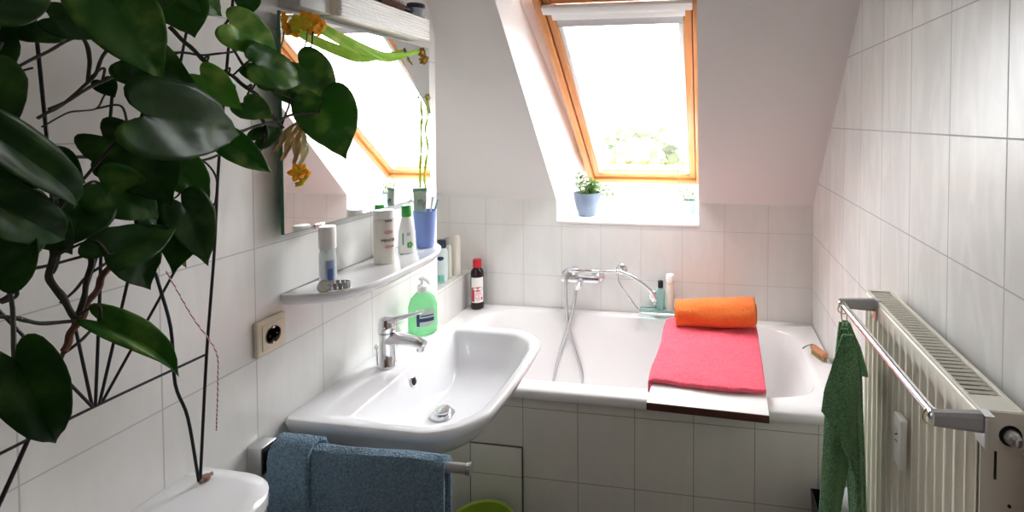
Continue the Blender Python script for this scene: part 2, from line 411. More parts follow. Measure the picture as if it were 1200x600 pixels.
bm = NB(); loft(bm, rings, cap1=True); obj('basin', bm, M['enamel'], bt, angle=60)
bm = NB(); box(bm, 0.003, W - 0.003, 0.004, 0.034, 0.0, R - 0.035); obj('tiled_front', bm, M['tile_tub'], bt, smooth=False)
bm = NB(); lathe(bm, [(0.001, 0), (0.026, 0), (0.028, .003), (0.02, .006), (.004, .006)], (0.7, 0.38, R - 0.4175)); obj('drain', bm, M['chrome'], bt)
# inspection hatch in the tiled front
ap = thing('inspection_hatch', 'small tiled inspection hatch in the bathtub front beside the washbasin', 'hatch', (0.47, 0.0, 0.0))
bm = NB(); box(bm, 0.362, 0.554, -0.002, 0.0035, 0.02, 0.36, bev=0.0015); obj('panel', bm, M['tile_tub'], ap)
bm = NB(); box(bm, 0.3595, 0.361, 0.0, 0.0036, 0.01, 0.364); box(bm, 0.5555, 0.5575, -0.0008, 0.0036, 0.01, 0.364); box(bm, 0.361, 0.5555, -0.0008, 0.0036, 0.3615, 0.364); obj('dark_gap', bm, mat('gap', lin(84, 80, 74), .8), ap, smooth=False)

# ---------------- bath mixer, hand shower, grab rail with soap tray ----------------
bx = thing('bath_mixer', 'chrome bath mixer tap on the tiled back wall above the tub', 'tap', (0.6, D, 0.75))
RX = Matrix.Rotation(PI / 2, 3, 'X')   # local z -> -y
for x in (0.52, 0.672):
    bm = NB(); lathe(bm, [(0.034, 0), (0.034, .004), (0.027, .014), (0.016, .018), (.015, .05)], (x, D, 0.752), M=RX); obj('escutcheon', bm, M['chrome'], bx)
bm = NB(); tube(bm, [(0.505, D - .06, .752), (.53, D - .06, .752), (.56, D - .06, .752), (.60, D - .06, .752), (.66, D - .06, .752), (.69, D - .06, .752)], [.021, .022, .023, .021, .022, .021], 20); tube(bm, [(.6, D - .06, .752), (.6, D - .085, .745), (.6, D - .12, .73)], [.016, .015, .013], 14); obj('body', bm, M['chrome'], bx)
bm = NB(); lathe(bm, [(.012, 0), (.022, .01), (.024, .03), (.018, .04)], (0.565, D - .06, .770)); tube(bm, [(.565, D - .06, .80), (.565, D - .10, .815)], [.006, .008], 10); obj('lever', bm, M['chrome'], bx)
bm = NB(); tube(bm, [(.60, D - .06, .73), (.575, D - .065, .70)], [.014, .010], 12); obj('hose_outlet', bm, M['chrome'], bx)
hs = thing('hand_shower', 'chrome hand shower lying across its cradle with a grey hose hanging into the tub', 'shower', (0.7, D - .07, 0.79))
bm = NB(); tube(bm, smooth_path([(.545, D - .075, .795), (.60, D - .075, .797), (.68, D - .068, .795), (.768, D - .062, .796)]), [.011] * 6 + [.009] * 6 + [.007] * 7, 14); obj('handle', bm, M['chrome'], hs)
hp = [(.545, D - .075, .79), (.53, D - .085, .74), (.531, .680, .60), (.545, .67, .50), (.58, .662, .40), (.612, .655, .30), (.61, .645, .215), (.575, .60, .178), (.52, .58, .176), (.478, .62, .20), (.475, .645, .26), (.497, .66, .38), (.535, .67, .50), (.565, .68, .62), (.575, D - .068, .70)]
bm = NB(); sp_ = smooth_path(hp, 10); tube(bm, sp_, [.0072 + .0006 * (i % 2) for i in range(len(sp_))], 10); obj('hose', bm, mat('hose', (.55, .55, .56, 1), .3, metal=.9), hs)
gr = thing('grab_rail', 'curved chrome grab rail with two wall rosettes right of the mixer tap', 'rail', (0.86, D, 0.72))
for x, z in ((.79, .79), (.95, .665)):
    bm = NB(); lathe(bm, [(.028, 0), (.028, .006), (.02, .014), (.009, .018), (.009, .05)], (x, D, z), M=RX); obj('rosette', bm, M['chrome'], gr)
bm = NB(); tube(bm, smooth_path([(.775, D - .05, .795), (.81, D - .055, .79), (.87, D - .06, .765), (.93, D - .06, .72), (.962, D - .055, .67), (.955, D - .045, .645)]), .0085, 14); obj('bar', bm, M['chrome'], gr)
st = thing('soap_tray', 'chrome wire soap tray with pale glass bottom holding two bottles', 'tray', (0.97, D, 0.61))
bm = NB(); tube(bm, smooth_path([(.775, D - .035, .775), (.79, D - .055, .735), (.84, D - .06, .67), (.885, D - .075, .618), (.9, D - .085, .612), (1.04, D - .085, .612), (1.06, D - .075, .612), (1.06, D - .004, .612)], 5), .0045, 10); tube(bm, [(.885, D - .01, .612), (1.06, D - .01, .612)], .004, 8); tube(bm, [(.885, D - .078, .614), (.885, D - .01, .612)], .004, 8); obj('wire_frame', bm, M['chrome'], st)
bm = NB(); box(bm, .888, 1.056, D - .082, D - .012, .6165, .6205, bev=.001); obj('glass_shelf', bm, M['tealglass'], st)
def bottle(name, label, cat, loc, prof, m, cap=None, capm=None, group=None, sx=1, sy=1, rot=0, capname='cap', n=28):
    t = thing(name, label, cat, loc, group)
    bm = NB(); lathe(bm, prof, loc, n, sx, sy, rot); obj('bottle_body', bm, m, t)
    if cap: bm = NB(); lathe(bm, cap, loc, n, 1, 1, rot); obj(capname, bm, capm, t)
    return t
clear = mat('clearplastic', lin(228, 236, 238), 0.12, trans=0.6, ior=1.2)
zt_ = 0.6208
bottle('shampoo_bottle', 'small teal see-through bottle with black cap on the wire soap tray', 'bottle', (.985, D - .045, zt_), [(.018, 0), (.02, .004), (.02, .085), (.012, .1), (.010, .105)], mat('tealplastic', lin(188, 226, 220), .15, trans=.6, ior=1.2), [(.012, .105), (.013, .108), (.013, .135), (.011, .137)], M['black'], 'bottles on the soap tray')
bottle('shower_gel_bottle', 'tall white bottle beside the black-capped one on the soap tray', 'bottle', (1.030, D - .045, zt_), [(.017, 0), (.019, .004), (.019, .12), (.015, .13)], M['offwhite'], [(.016, .1305), (.019, .134), (.019, .165), (.016, .17)], M['whiteplastic'], 'bottles on the soap tray')
mb = thing('bubble_bath_bottle', 'dark bottle with red cap and red-white label in the tub corner', 'bottle', (.066, .69, R))
prof = [(.022, 0), (.031, .003), (.0325, .01), (.0325, .175), (.030, .19), (.019, .204), (.017, .208)]
bm = NB(); lathe(bm, prof, (.066, .69, R + .0005), 32); obj('bottle_body', bm, mat('darkliquid', lin(34, 14, 22), .12), mb)
bm = NB(); lathe(bm, [(.0165, .207), (.021, .21), (.021, .243), (.018, .248)], (.066, .69, R + .0005), 24); obj('cap', bm, mat('redcap', lin(206, 34, 52), .35), mb)
a0 = camang(.066, .69); f = cyl_fn((.066, .69, R), .0325, a0, .1)
patch('label', f, .066, .125, M['whiteplastic'], mb, z=0)
red = mat('labelred', lin(200, 48, 58), .5); blk = mat('printdark', lin(40, 42, 52), .5)
patch('label_band', f, .05, .022, red, mb, z=.0006, x0=.002, y0=.005, ell=True)
patch('label_wave', f, .016, .07, red, mb, z=.0006, x0=-.022, y0=-.022)
patch('label_fruit', f, .034, .05, mat('labelpink', lin(238, 196, 200), .5), mb, z=.0008, x0=.006, y0=-.03, ell=True)
patch('label_mark', f, .007, .014, red, mb, z=.001, x0=.022, y0=-.044)
text_on('label_text', 'BADEN', .0125, M['whiteplastic'], mb, cyl_fn((.066, .69, R), .0325, a0, .105, .0016))
# bottles on the ledge behind the washbasin wall
LZ = .7505
t = thing('shower_gel_bottle', 'pale blue-white bottle with navy oval on the ledge, front of the ledge bottles', 'bottle', (-.045, .545, LZ), 'bottles on the tiled ledge')
bm = NB(); lathe(bm, [(.020, 0), (.026, .004), (.027, .02), (.028, .15), (.022, .165)], (-.045, .545, LZ), 28, 1, .65, .3); obj('bottle_body', bm, mat('palegreen', lin(214, 228, 228), .3), t)
bm = NB(); lathe(bm, [(.018, .165), (.021, .168), (.02, .2), (.015, .204)], (-.045, .545, LZ), 28, 1, .7, .3); obj('cap', bm, mat('navycap', lin(36, 44, 66), .35), t)
fx = lambda x, y, z: Vector((-.045, .545, LZ + .09 + y)) + Matrix.Rotation(math.radians(12), 3, 'Z') @ Vector((x, -.0262 - z + .0 * x, 0)) + Vector((0, abs(x) * .5, 0))
patch('logo_oval', fx, .03, .02, mat('navy', lin(34, 42, 88), .4), t, z=.0, y0=.03, ell=True)
patch('teal_patch', fx, .03, .03, mat('teal', lin(110, 200, 180), .4), t, z=0, y0=-.065)
t = thing('conditioner_bottle', 'slim pale bottle with dark specks in the middle of the ledge bottles', 'bottle', (-.045, .60, LZ), 'bottles on the tiled ledge')
bm = NB(); lathe(bm, [(.016, 0), (.019, .004), (.019, .15), (.014, .165), (.012, .17)], (-.045, .602, LZ)); obj('bottle_body', bm, mat('palemint', lin(214, 222, 208), .35), t)
bm = NB(); lathe(bm, [(.013, .168), (.015, .171), (.015, .198), (.012, .2)], (-.045, .602, LZ)); obj('cap', bm, M['greyplastic'], t)
t = thing('lotion_tube', 'tall plain white bottle on the ledge against the back wall', 'bottle', (-.035, .665, LZ), 'bottles on the tiled ledge')
bm = NB(); lathe(bm, [(.020, 0), (.023, .004), (.024, .16), (.021, .19), (.018, .2), (.012, .203)], (-.035, .668, LZ), 28, 1, .8); obj('bottle_body', bm, M['offwhite'], t)

# ---------------- bath board with towels ----------------
BR = Matrix.Translation((1.213, 0.262, R + 0.0008)) @ Matrix.Rotation(math.radians(-2.2), 4, 'Z')
bb = thing('bath_board', 'white board with brown front edge lying across the bathtub', 'board', (1.205, .265, R))
bm = NB(); box(bm, -.193, .193, -.338, .375, 0, .024, BR, bev=.0015); obj('board', bm, M['whiteplastic'], bb)
bm = NB(); box(bm, -.193, .193, -.3415, -.3384, 0, .024, BR, bev=.0006); obj('edge_band', bm, M['brown'], bb, label='dark brown edge strip')
def noisy(p, a, s, k=0): return a * noise.noise(Vector((p[0] * s + k, p[1] * s, p[2] * s)))
bm = NB()
def pink(u, v):
    # across the board (u) with the left side hanging over, v from front to back
    y = -.232 + v * .555 + .006 * math.sin(u * 7); s = u * .475
    if s < .065: x = -.199; z = .034 - (.065 - s) * 1.0; x -= .004 * math.sin(v * 9)
    elif s < .08: a = (s - .065) / .015 * PI / 2; x = -.199 + .010 * math.sin(a) * 1.0; z = .034 + .004 * (1 - math.cos(a))
    else: x = -.189 + (s - .08) * .965; z = .038
    z += noisy((x, y, z), .005, 14) + noisy((x, y, z), .0025, 45)
    return BR @ Vector((x, y, z))
grid(bm, pink, 60, 50)
o = solid(obj('pink_towel', bm, M['pink_terry']), .012); tag(o, 'pinkish red terry towel spread flat over the bath board', 'towel')
bm = NB(); rr = []
for i in range(49):
    t_ = i / 48; x = -.152 + t_ * .335; ring = []
    ends = .93 if i in (0, 48) else 1
    for k in range(44):
        a = 2 * PI * k / 44
        ry, rz = .076, .058; rad = 1 + .03 * math.sin(a * 2 + 1.5 * math.sin(x * 9)) + .10 * noise.noise(Vector((x * 9, math.cos(a) * 1.3, math.sin(a) * 1.3))) + .03 * noise.noise(Vector((x * 40, math.cos(a) * 4, math.sin(a) * 4)))
        tp_ = .88 + .16 * t_; y = .286 + ry * tp_ * ends * rad * math.copysign(abs(math.cos(a)) ** .85, math.cos(a)) + x * .03; z = .047 + .058 * tp_ + rz * tp_ * ends * rad * math.copysign(abs(math.sin(a)) ** .85, math.sin(a)) + .006 * math.sin(x * 8)
        ring.append(BR @ Vector((x, y, z)))
    rr.append(ring)
loft(bm, rr, True, True)
# spiral end of the roll
for side_ in (0, 48):
    pts = []
    for k in range(60):
        a = k * .32; q = 1 - k / 66
        x = -.152 + side_ / 48 * .335 + (-.003 if side_ == 0 else .003)
        pts.append(BR @ Vector((x, .286 + .054 * q * math.cos(a), .102 + .042 * q * math.sin(a))))
    tube(bm, pts, .005, 6)
o = obj('orange_towel', bm, M['orange_terry'], angle=80); tag(o, 'orange terry towel rolled up at the back of the bath board', 'towel')

# nail brush on the tub rim
nb = thing('wooden_brush', 'small wooden brush with a green cord loop on the right tub rim', 'brush', (1.645, .39, R))
Mb = Matrix.Translation((1.642, .40, R + .001)) @ Matrix.Rotation(math.radians(112), 4, 'Z')
bm = NB(); box(bm, -.045, .045, -.014, .014, .018, .034, Mb, bev=.006); obj('handle', bm, mat('brushwood', lin(216, 150, 108), .5, var=.2), nb)
bm = NB()
for i in range(9):
    for j in range(3): tube(bm, [Mb @ Vector((-.036 + i * .009, -.008 + j * .008, 0)), Mb @ Vector((-.036 + i * .009, -.008 + j * .008, .02))], .003, 6)
obj('bristles', bm, M['dry'], nb)
bm = NB(); tube(bm, smooth_path([Mb @ Vector(p) for p in ((.04, 0, .036), (.046, .022, .030), (.044, .045, .02), (.04, .038, .03), (.036, .014, .037), (.04, 0, .036))]), .0016, 6); obj('cord_loop', bm, mat('cordgreen', lin(96, 140, 112), .8), nb)

# ---------------- washbasin ----------------
SZ = 0.81; cy = -0.346
def sink_ring(hx0, hx1, hy, rc, z, bow=.021, n=18):
    # D-shaped outline: back at hx0, front at hx1, half width hy, corner radius rc
    P = []
    pts = [(hx0, -hy), (hx1 - rc, -hy)]
    for i in range(n + 1):
        a = -PI / 2 + PI / 2 * i / n; P.append((hx1 - rc + rc * math.cos(a), -hy + rc + rc * math.sin(a)))
    for i in range(1, n): P.append((hx1, -hy + rc + (2 * hy - 2 * rc) * i / n))
    for i in range(n + 1):
        a = PI / 2 * i / n; P.append((hx1 - rc + rc * math.cos(a), hy - rc + rc * math.sin(a)))
    m = 14; rb = min(rc * .4, .014)
    for i in range(1, m): P.append((hx1 - rc + (hx0 + rb - hx1 + rc) * i / m, hy))
    for i in range(5): a = PI / 2 + PI / 2 * i / 4; P.append((hx0 + rb + rb * math.cos(a), hy - rb + rb * math.sin(a)))
    for i in range(1, m): P.append((hx0, hy - rb - (2 * hy - 2 * rb) * i / m))
    for i in range(5): a = PI + PI / 2 * i / 4; P.append((hx0 + rb + rb * math.cos(a), -hy + rb + rb * math.sin(a)))
    for i in range(1, m): P.append((hx0 + rb + (hx1 - rc - hx0 - rb) * i / m, -hy))
    out = []
    for x, y in P:
        fr = max(0, (x - (hx1 - .12)) / .12); x += bow * (1 - (y / hy) ** 2) * fr
        out.append(Vector((x, cy + y, z)))
    return out
wb = thing('washbasin', 'white ceramic washbasin with wide oval-cornered bowl on the left wall', 'sink', (XS, cy, .7))
rg = [sink_ring(XS + .02, .34, .09, .06, SZ - .175), sink_ring(XS + .005, .46, .15, .09, SZ - .162), sink_ring(XS + .002, .55, .205, .11, SZ - .135), sink_ring(XS + .001, .615, .250, .12, SZ - .09), sink_ring(XS + .001, .645, .278, .12, SZ - .05), sink_ring(XS + .001, .658, .291, .125, SZ - .027), sink_ring(XS + .001, .667, .297, .125, SZ - .010),
      sink_ring(XS + .001, .662, .293, .122, SZ - .001), sink_ring(XS + .003, .658, .290, .12, SZ), sink_ring(.345, .642, .262, .105, SZ - .002, .02), sink_ring(.350, .635, .255, .10, SZ - .008, .02), sink_ring(.362, .622, .240, .095, SZ - .045, .018),
      sink_ring(.378, .60, .215, .09, SZ - .095, .014), sink_ring(.395, .565, .17, .075, SZ - .125, .01), sink_ring(.42, .50, .06, .035, SZ - .133, 0)]
bm = NB(); loft(bm, rg, True, True); o = obj('basin', bm, M['ceramic'], wb, angle=70)
bm = NB(); lathe(bm, [(.030, 0), (.034, .002), (.034, .004), (.024, .005)], (.452, cy - .01, SZ - .132)); obj('drain_ring', bm, M['chrome'], wb)
bm = NB(); lathe(bm, [(.021, .004), (.023, .008), (.023, .017), (.021, .019), (.005, .0195)], (.452, cy - .01, SZ - .132)); obj('drain_plug', bm, M['chrome'], wb)
bm = NB(); Mo = Matrix.Rotation(math.radians(72), 3, 'Y'); lathe(bm, [(.0135, -.002), (.0145, .001), (.011, .0022), (.0105, .0005)], (.3625, cy - .01, SZ - .042), 20, M=Mo, cap1=False); obj('overflow_ring', bm, M['chrome'], wb)
bm = NB(); lathe(bm, [(.0108, -.001), (.0108, .0012)], (.3625, cy - .01, SZ - .042), 20, M=Mo); obj('overflow_hole', bm, M['black'], wb)
fc = thing('basin_tap', 'chrome single-lever mixer tap on the washbasin', 'tap', (.283, cy - .01, SZ))
fy = cy - .012; fxx = .283
bm = NB(); lathe(bm, [(.027, 0), (.027, .004), (.0235, .008), (.0225, .05), (.022, .085), (.0235, .098)], (fxx, fy, SZ + .0005), 28)
pp = smooth_path([(fxx + .005, fy, SZ + .078), (fxx + .04, fy - .001, SZ + .083), (fxx + .085, fy - .003, SZ + .079), (fxx + .118, fy - .005, SZ + .070)])
tube(bm, pp, [.019 - .006 * i / (len(pp) - 1) for i in range(len(pp))], 18, sx=1.15); obj('body', bm, M['chrome'], fc)
bm = NB(); tube(bm, [(fxx + .108, fy - .004, SZ + .069), (fxx + .106, fy - .004, SZ + .053)], .0105, 14); obj('aerator', bm, M['steel'], fc)
bm = NB(); lathe(bm, [(.0235, .100), (.025, .104), (.0245, .125), (.020, .138), (.008, .145)], (fxx, fy, SZ + .0005), 28)
pp = smooth_path([(fxx, fy, SZ + .130), (fxx + .035, fy, SZ + .141), (fxx + .075, fy, SZ + .153), (fxx + .115, fy, SZ + .166)])
tube(bm, pp, [.011, .011, .0105, .010, .0095, .009, .0085, .008, .0075, .007, .0065, .006, .006, .0055, .005, .005, .005, .0045, .004][:len(pp)], 12, sx=1.7); obj('lever', bm, M['chrome'], fc)
bm = NB(); tube(bm, [(fxx - .03, fy - .004, SZ + .002), (fxx - .032, fy - .004, SZ + .05)], .0028, 8); lathe(bm, [(.003, 0), (.006, .004), (.006, .012), (.003, .015)], (fxx - .032, fy - .004, SZ + .047), 12); obj('pop_up_rod', bm, M['chrome'], fc)

# soap dispenser
sd = thing('soap_dispenser', 'clear pump bottle of bright green liquid soap behind the basin tap', 'soap dispenser', (.268, -.135, SZ))
sl = (.262, -.135, SZ + .0008); srot = math.radians(31)
bm = NB(); lathe(bm, [(.030, 0), (.036, .004), (.037, .03), (.036, .095), (.030, .12), (.019, .135), (.015, .14)], sl, 30, 1.25, .66, srot); obj('bottle_body', bm, mat('greensoap', lin(170, 250, 190), .08, trans=.6, ior=1.25), sd)
bm = NB(); lathe(bm, [(.0155, .138), (.0165, .141), (.0165, .16), (.011, .165), (.0045, .167), (.0045, .18)], sl, 24); tube(bm, smooth_path([Vector(sl) + Vector(p) for p in ((-.008, .006, .186), (.01, -.006, .187), (.035, -.022, .182), (.04, -.026, .176))]), .006, 10); lathe(bm, [(.006, .178), (.012, .181), (.012, .189), (.006, .191)], sl, 20); obj('pump', bm, M['whiteplastic'], sd)
def soapf(x, y, z):
    a = -PI / 2 + (x + .002) / .038
    p = Vector((.0372 * 1.25 * math.cos(a), .0372 * .66 * math.sin(a), 0)); nn = Vector((math.cos(a), 1.8 * math.sin(a), 0)).normalized()
    return Vector(sl) + Matrix.Rotation(srot, 3, 'Z') @ (p + nn * (.0005 + z)) + Vector((0, 0, .058 + y))
patch('label', soapf, .05, .056, mat('labelpale', lin(206, 226, 214), .4), sd, x0=.006)
nv = mat('printnavy', lin(50, 66, 110), .4)
patch('label_stripe', soapf, .042, .012, nv, sd, z=.0008, x0=.008, y0=-.006)
patch('label_bar', soapf, .008, .04, nv, sd, z=.0008, x0=-.014, y0=-.006)
patch('label_stripe', soapf, .034, .004, nv, sd, z=.0008, x0=.010, y0=.008)

# ---------------- ceramic shelf ----------------
SH = 1.11
def shelf_ring(z, d, inx=0):
    pts = []
    n = 40
    for i in range(n + 1):
        t_ = i / n; y = -.668 + d + (.602 - 2 * d) * t_
        q = abs(2 * t_ - 1); x = XS + .035 + .135 * (1 - q ** 5) * (0.93 + .07 * (1 - (2 * t_ - 1) ** 2)) - d * 1.0
        pts.append(Vector((x, y, z)))
    for p in pts: p.y -= .026 * max(0, (p.x - XS) / .15 - .2) * max(0, 1 - (p.y + .668) / .15) - .026 * max(0, 1 - (p.y + .668) / .15)
    pts.append(Vector((XS + .001, pts[-1].y, z)))
    for i in range(1, 10): pts.append(Vector((XS + .001, pts[n].y + (pts[0].y - pts[n].y) * i / 10, z)))
    pts.append(Vector((XS + .001, pts[0].y, z)))
    return pts
bm = NB(); loft(bm, [shelf_ring(SH - .032, .03), shelf_ring(SH - .026, .012), shelf_ring(SH - .010, .001), shelf_ring(SH - .002, 0), shelf_ring(SH + .001, .003), shelf_ring(SH + .001, .007), shelf_ring(SH - .0005, .012)], True, True)
o = obj('wall_shelf', bm, M['ceramic'], angle=70); tag(o, 'long white ceramic shelf with curved front below the mirror', 'shelf')
ST = SH + .0002
# deodorant
dl = (.266, -.566, ST)
dd = thing('deodorant', 'roll-on deodorant with thick white cap and clear body on the left end of the shelf', 'deodorant', dl)
bm = NB(); lathe(bm, [(.016, 0), (.0185, .003), (.0195, .02), (.0195, .078), (.017, .090), (.0165, .094)], dl); obj('bottle_body', bm, clear, dd)
bm = NB(); lathe(bm, [(.0185, .094), (.0195, .096), (.0195, .146), (.018, .150), (.005, .151)], dl); obj('cap', bm, M['whiteplastic'], dd)
f = cyl_fn(dl, .0196, camang(*dl[:2]) + .25, .04)
patch('label', f, .020, .055, mat('labelblue', lin(150, 170, 205), .4), dd); patch('label_print', f, .012, .03, mat('labelblue2', lin(86, 112, 170), .4), dd, z=.0005, y0=-.008)
# wristwatch
ww = thing('wristwatch', 'silver wristwatch with metal band lying at the foot of the deodorant', 'watch', (.285, -.585, ST))
Mwt = Matrix.Translation((.288, -.606, ST + .013)) @ Matrix.Rotation(math.radians(25), 4, 'Z')
bm = NB(); MM = (Mwt @ Matrix.Rotation(math.radians(62), 4, 'X')); lathe(bm, [(.013, -.004), (.0155, -.003), (.0155, .002), (.0135, .0035)], MM.translation, 24, M=MM.to_3x3()); obj('case', bm, M['steel'], ww)
bm = NB(); lathe(bm, [(.0125, .0036), (.0122, .004)], MM.translation, 24, M=MM.to_3x3()); obj('dial', bm, mat('dial', lin(225, 222, 214), .3), ww)
bm = NB()
for i in range(16):
    a = 2 * PI * i / 16; c = Mwt @ Vector((.004 + .030 * math.cos(a) + .02, .010 + .014 * math.sin(a), -.002)); Ml = Matrix.Translation(c) @ Matrix.Rotation(math.radians(25) + math.atan2(.014 * math.cos(a), -.030 * math.sin(a)), 4, 'Z')
    box(bm, -.0045, .0045, -.001, .001, -.0085, .0085, Ml, bev=.0006)
obj('band', bm, M['steel'], ww)
# white lotion bottle
bl_ = (.276, -.356, ST); lt = thing('lotion_bottle', 'tall white oval bottle with small dark and pink print on the shelf', 'bottle', bl_)
bm = NB(); lathe(bm, [(.026, 0), (.028, .003), (.0285, .06), (.028, .128)], bl_, 32, 1, .72, .6); obj('bottle_body', bm, M['offwhite'], lt)
bm = NB(); lathe(bm, [(.0275, .129), (.0275, .150), (.0265, .154), (.01, .156)], bl_, 32, 1, .72, .6); obj('cap', bm, M['whiteplastic'], lt)
def ltf(z0):
    g = Vector((-.42, -.9, 0)); 
    return cyl_fn(bl_, .0287, camang(*bl_[:2]) + .45, z0, sx=1, sy=.74, rot=.6)
f = ltf(.08)
text_on('label_text', 'balea', .0105, blk, lt, lambda x, y, z: f(x, y + .045, z))
text_on('label_text', 'MINOX', .0125, blk, lt, lambda x, y, z: f(x, y - .012, z))
pk = mat('printpink', lin(222, 170, 175), .5)
patch('label_swirl', f, .026, .012, pk, lt, y0=.012, ell=True); patch('label_swirl', f, .02, .010, pk, lt, y0=-.03, x0=-.002, ell=True); patch('label_mark', f, .009, .004, mat('printred', lin(170, 60, 80), .5), lt, y0=-.03, x0=.012)
# green-capped bottle
gl = (.276, -.243, ST); gb = thing('cleansing_bottle', 'small white bottle with bright green cap beside the blue cup', 'bottle', gl)
bm = NB(); lathe(bm, [(.021, 0), (.025, .003), (.0265, .02), (.025, .065), (.018, .096), (.0135, .112), (.0125, .116)], gl, 30, 1, .75, .9); obj('bottle_body', bm, M['whiteplastic'], gb)
grn = mat('capgreen', lin(62, 168, 72), .35)
bm = NB(); lathe(bm, [(.0135, .114), (.0145, .116), (.014, .146), (.0125, .149), (.005, .1495)], gl, 24); obj('cap', bm, grn, gb)
f = cyl_fn(gl, .0263, camang(*gl[:2]) + .1, .04, extra=.001, sx=1, sy=.77, rot=.9)
for i in range(5):
    a = i * 2 * PI / 5; patch('leaf_print', f, .006, .010, grn, gb, x0=.008 + .006 * math.cos(a), y0=-.012 + .006 * math.sin(a), ell=True)
patch('label_bar', f, .004, .036, mat('labelteal', lin(90, 150, 130), .4), gb, x0=-.012, y0=.008); patch('label_bar', f, .010, .010, mat('labelaqua', lin(160, 205, 210), .4), gb, x0=.004, y0=.022)
# blue cup with toothpaste and toothbrushes
cl = (.290, -.163, ST); cp = thing('toothbrush_cup', 'light blue plastic cup on the right end of the shelf', 'cup', cl)
bm = NB(); lathe(bm, [(.025, 0), (.027, .002), (.031, .06), (.036, .118), (.035, .119), (.0335, .118), (.029, .06), (.025, .005)], cl, 32); obj('cup_body', bm, mat('cupblue', lin(134, 160, 224), .35), cp)
tp = thing('toothpaste_tube', 'pale green toothpaste tube with dark lettering standing in the blue cup', 'toothpaste', (.276, -.150, ST + .01))
cdir = camang(.276, -.15); ux = Vector((-math.sin(cdir), math.cos(cdir), 0)); un = Vector((math.cos(cdir), math.sin(cdir), 0))
tb = Vector((.281, -.175, ST + .025))
def tubef(x, y, z): return tb + ux * x + un * z + Vector((0, 0, y))
bm = NB(); rr = []
for i in range(13):
    t_ = i / 12; wv_ = .014 + .007 * t_; th = .012 * (1 - t_) + .0012
    rr.append([tubef(wv_ * math.cos(2 * PI * k / 24), t_ * .165, th * math.sin(2 * PI * k / 24)) for k in range(24)])
loft(bm, rr, True, True); obj('tube_body', bm, mat('tubegreen', lin(206, 222, 208), .35), tp)
bm = NB(); box(bm, -.0215, .0215, .157, .168, -.0016, .0016); 
for v in bm.verts: v.co = tubef(*v.co)
obj('crimp', bm, mat('crimpgreen', lin(140, 186, 156), .4), tp)
def tf2(x, y, z): return tubef(x, .118 + y, .0045 + z)
text_on('label_text', 'SOS', .017, blk, tp, tf2, rot=PI / 2); text_on('label_text', 'OSC', .014, blk, tp, lambda x, y, z: tf2(x + .013, y - .003, z), rot=PI / 2)
for nm, lab, col, a, b in (('toothbrush', 'teal toothbrush leaning right in the blue cup', lin(110, 180, 180), (.287, -.153, ST + .01), (.319, -.120, ST + .172)), ('toothbrush', 'white toothbrush beside the tube in the blue cup', lin(236, 236, 236), (.294, -.167, ST + .01), (.306, -.140, ST + .160))):
    tbz = thing(nm, lab, 'toothbrush', a, 'toothbrushes in the blue cup'); a = Vector(a); b = Vector(b); d = (b - a).normalized()
    bm = NB(); tube(bm, [a, a.lerp(b, .3), a.lerp(b, .6), a.lerp(b, .85), b], [.0035, .0045, .0035, .0025, .0045], 10); obj('handle', bm, mat('brushhandle', col, .3), tbz)
    bm = NB(); q = Vector((.5, -.8, .1)).normalized()
    for i in range(4): tube(bm, [a.lerp(b, .88 + .035 * i), a.lerp(b, .88 + .035 * i) + q * .011], .0035, 6)
    obj('bristles', bm, M['whiteplastic'], tbz)

# ---------------- mirror and lamp ----------------
mi = thing('wall_mirror', 'large rectangular frameless mirror above the ceramic shelf', 'mirror', (XS + .03, -.335, 1.5))
MY0, MY1, MZ0, MZ1 = -.658, -.022, 1.257, 1.775
bm = NB(); box(bm, XS + .022, XS + .0295, MY0, MY1, MZ0, MZ1); obj('glass_edge', bm, M['mirroredge'], mi, smooth=False)
bm = NB(); box(bm, XS + .0296, XS + .030, MY0 + .001, MY1 - .001, MZ0 + .001, MZ1 - .001); obj('mirror_glass', bm, M['mirror'], mi, smooth=False)
bm = NB(); box(bm, XS + .0005, XS + .0218, MY0 + .04, MY1 - .04, MZ0 + .04, MZ1 - .04); obj('backing', bm, M['greyplastic'], mi, smooth=False)
for y in (-.55, -.13):
    bm = NB(); box(bm, XS + .021, XS + .034, y - .016, y + .016, MZ0 - .006, MZ0 + .006, bev=.002); obj('clip', bm, M['chrome'], mi)
ml = thing('mirror_lamp', 'white ribbed mirror lamp mounted above the mirror', 'lamp', (XS, -.35, 1.83))
LX = XS + .08; LZ0 = 1.789; LZ1 = 1.855; LY0 = -.520; LY1 = -.105
bm = NB(); box(bm, XS + .001, LX - .012, LY0, LY1, LZ0, LZ1, bev=.003); obj('housing', bm, M['offwhite'], ml)
bm = NB(); rr = []
prof = []
n = 8
for i in range(n * 6 + 1):
    t_ = i / (n * 6); prof.append((LX + .0015 * math.cos(t_ * n * 2 * PI) * 1.5, LZ0 - .001 + (LZ1 - LZ0 + .002) * t_))
prof = [(LX - .0115, LZ0 - .001)] + prof + [(LX - .0115, LZ1 + .001)]
A = [bm.verts.new((x, LY0, z)) for x, z in prof]; B = [bm.verts.new((x, LY1 - .001, z)) for x, z in prof]
for i in range(len(prof)): j = (i + 1) % len(prof); bm.faces.new((A[i], A[j], B[j], B[i]))
bm.faces.new(A); bm.faces.new(B[::-1]); obj('ribbed_cover', bm, mat('lampcover', lin(250, 250, 250), .25, trans=.0), ml, angle=89)
bm = NB(); box(bm, XS + .001, XS + .06, -.632, -.548, 1.789, 1.86, bev=.003); obj('socket_box', bm, M['greyplastic'], ml, label='grey end box of the lamp')
bm = NB(); box(bm, XS + .001, XS + .05, -.5475, -.5205, 1.792, 1.852, bev=.002); obj('end_cap', bm, M['offwhite'], ml)
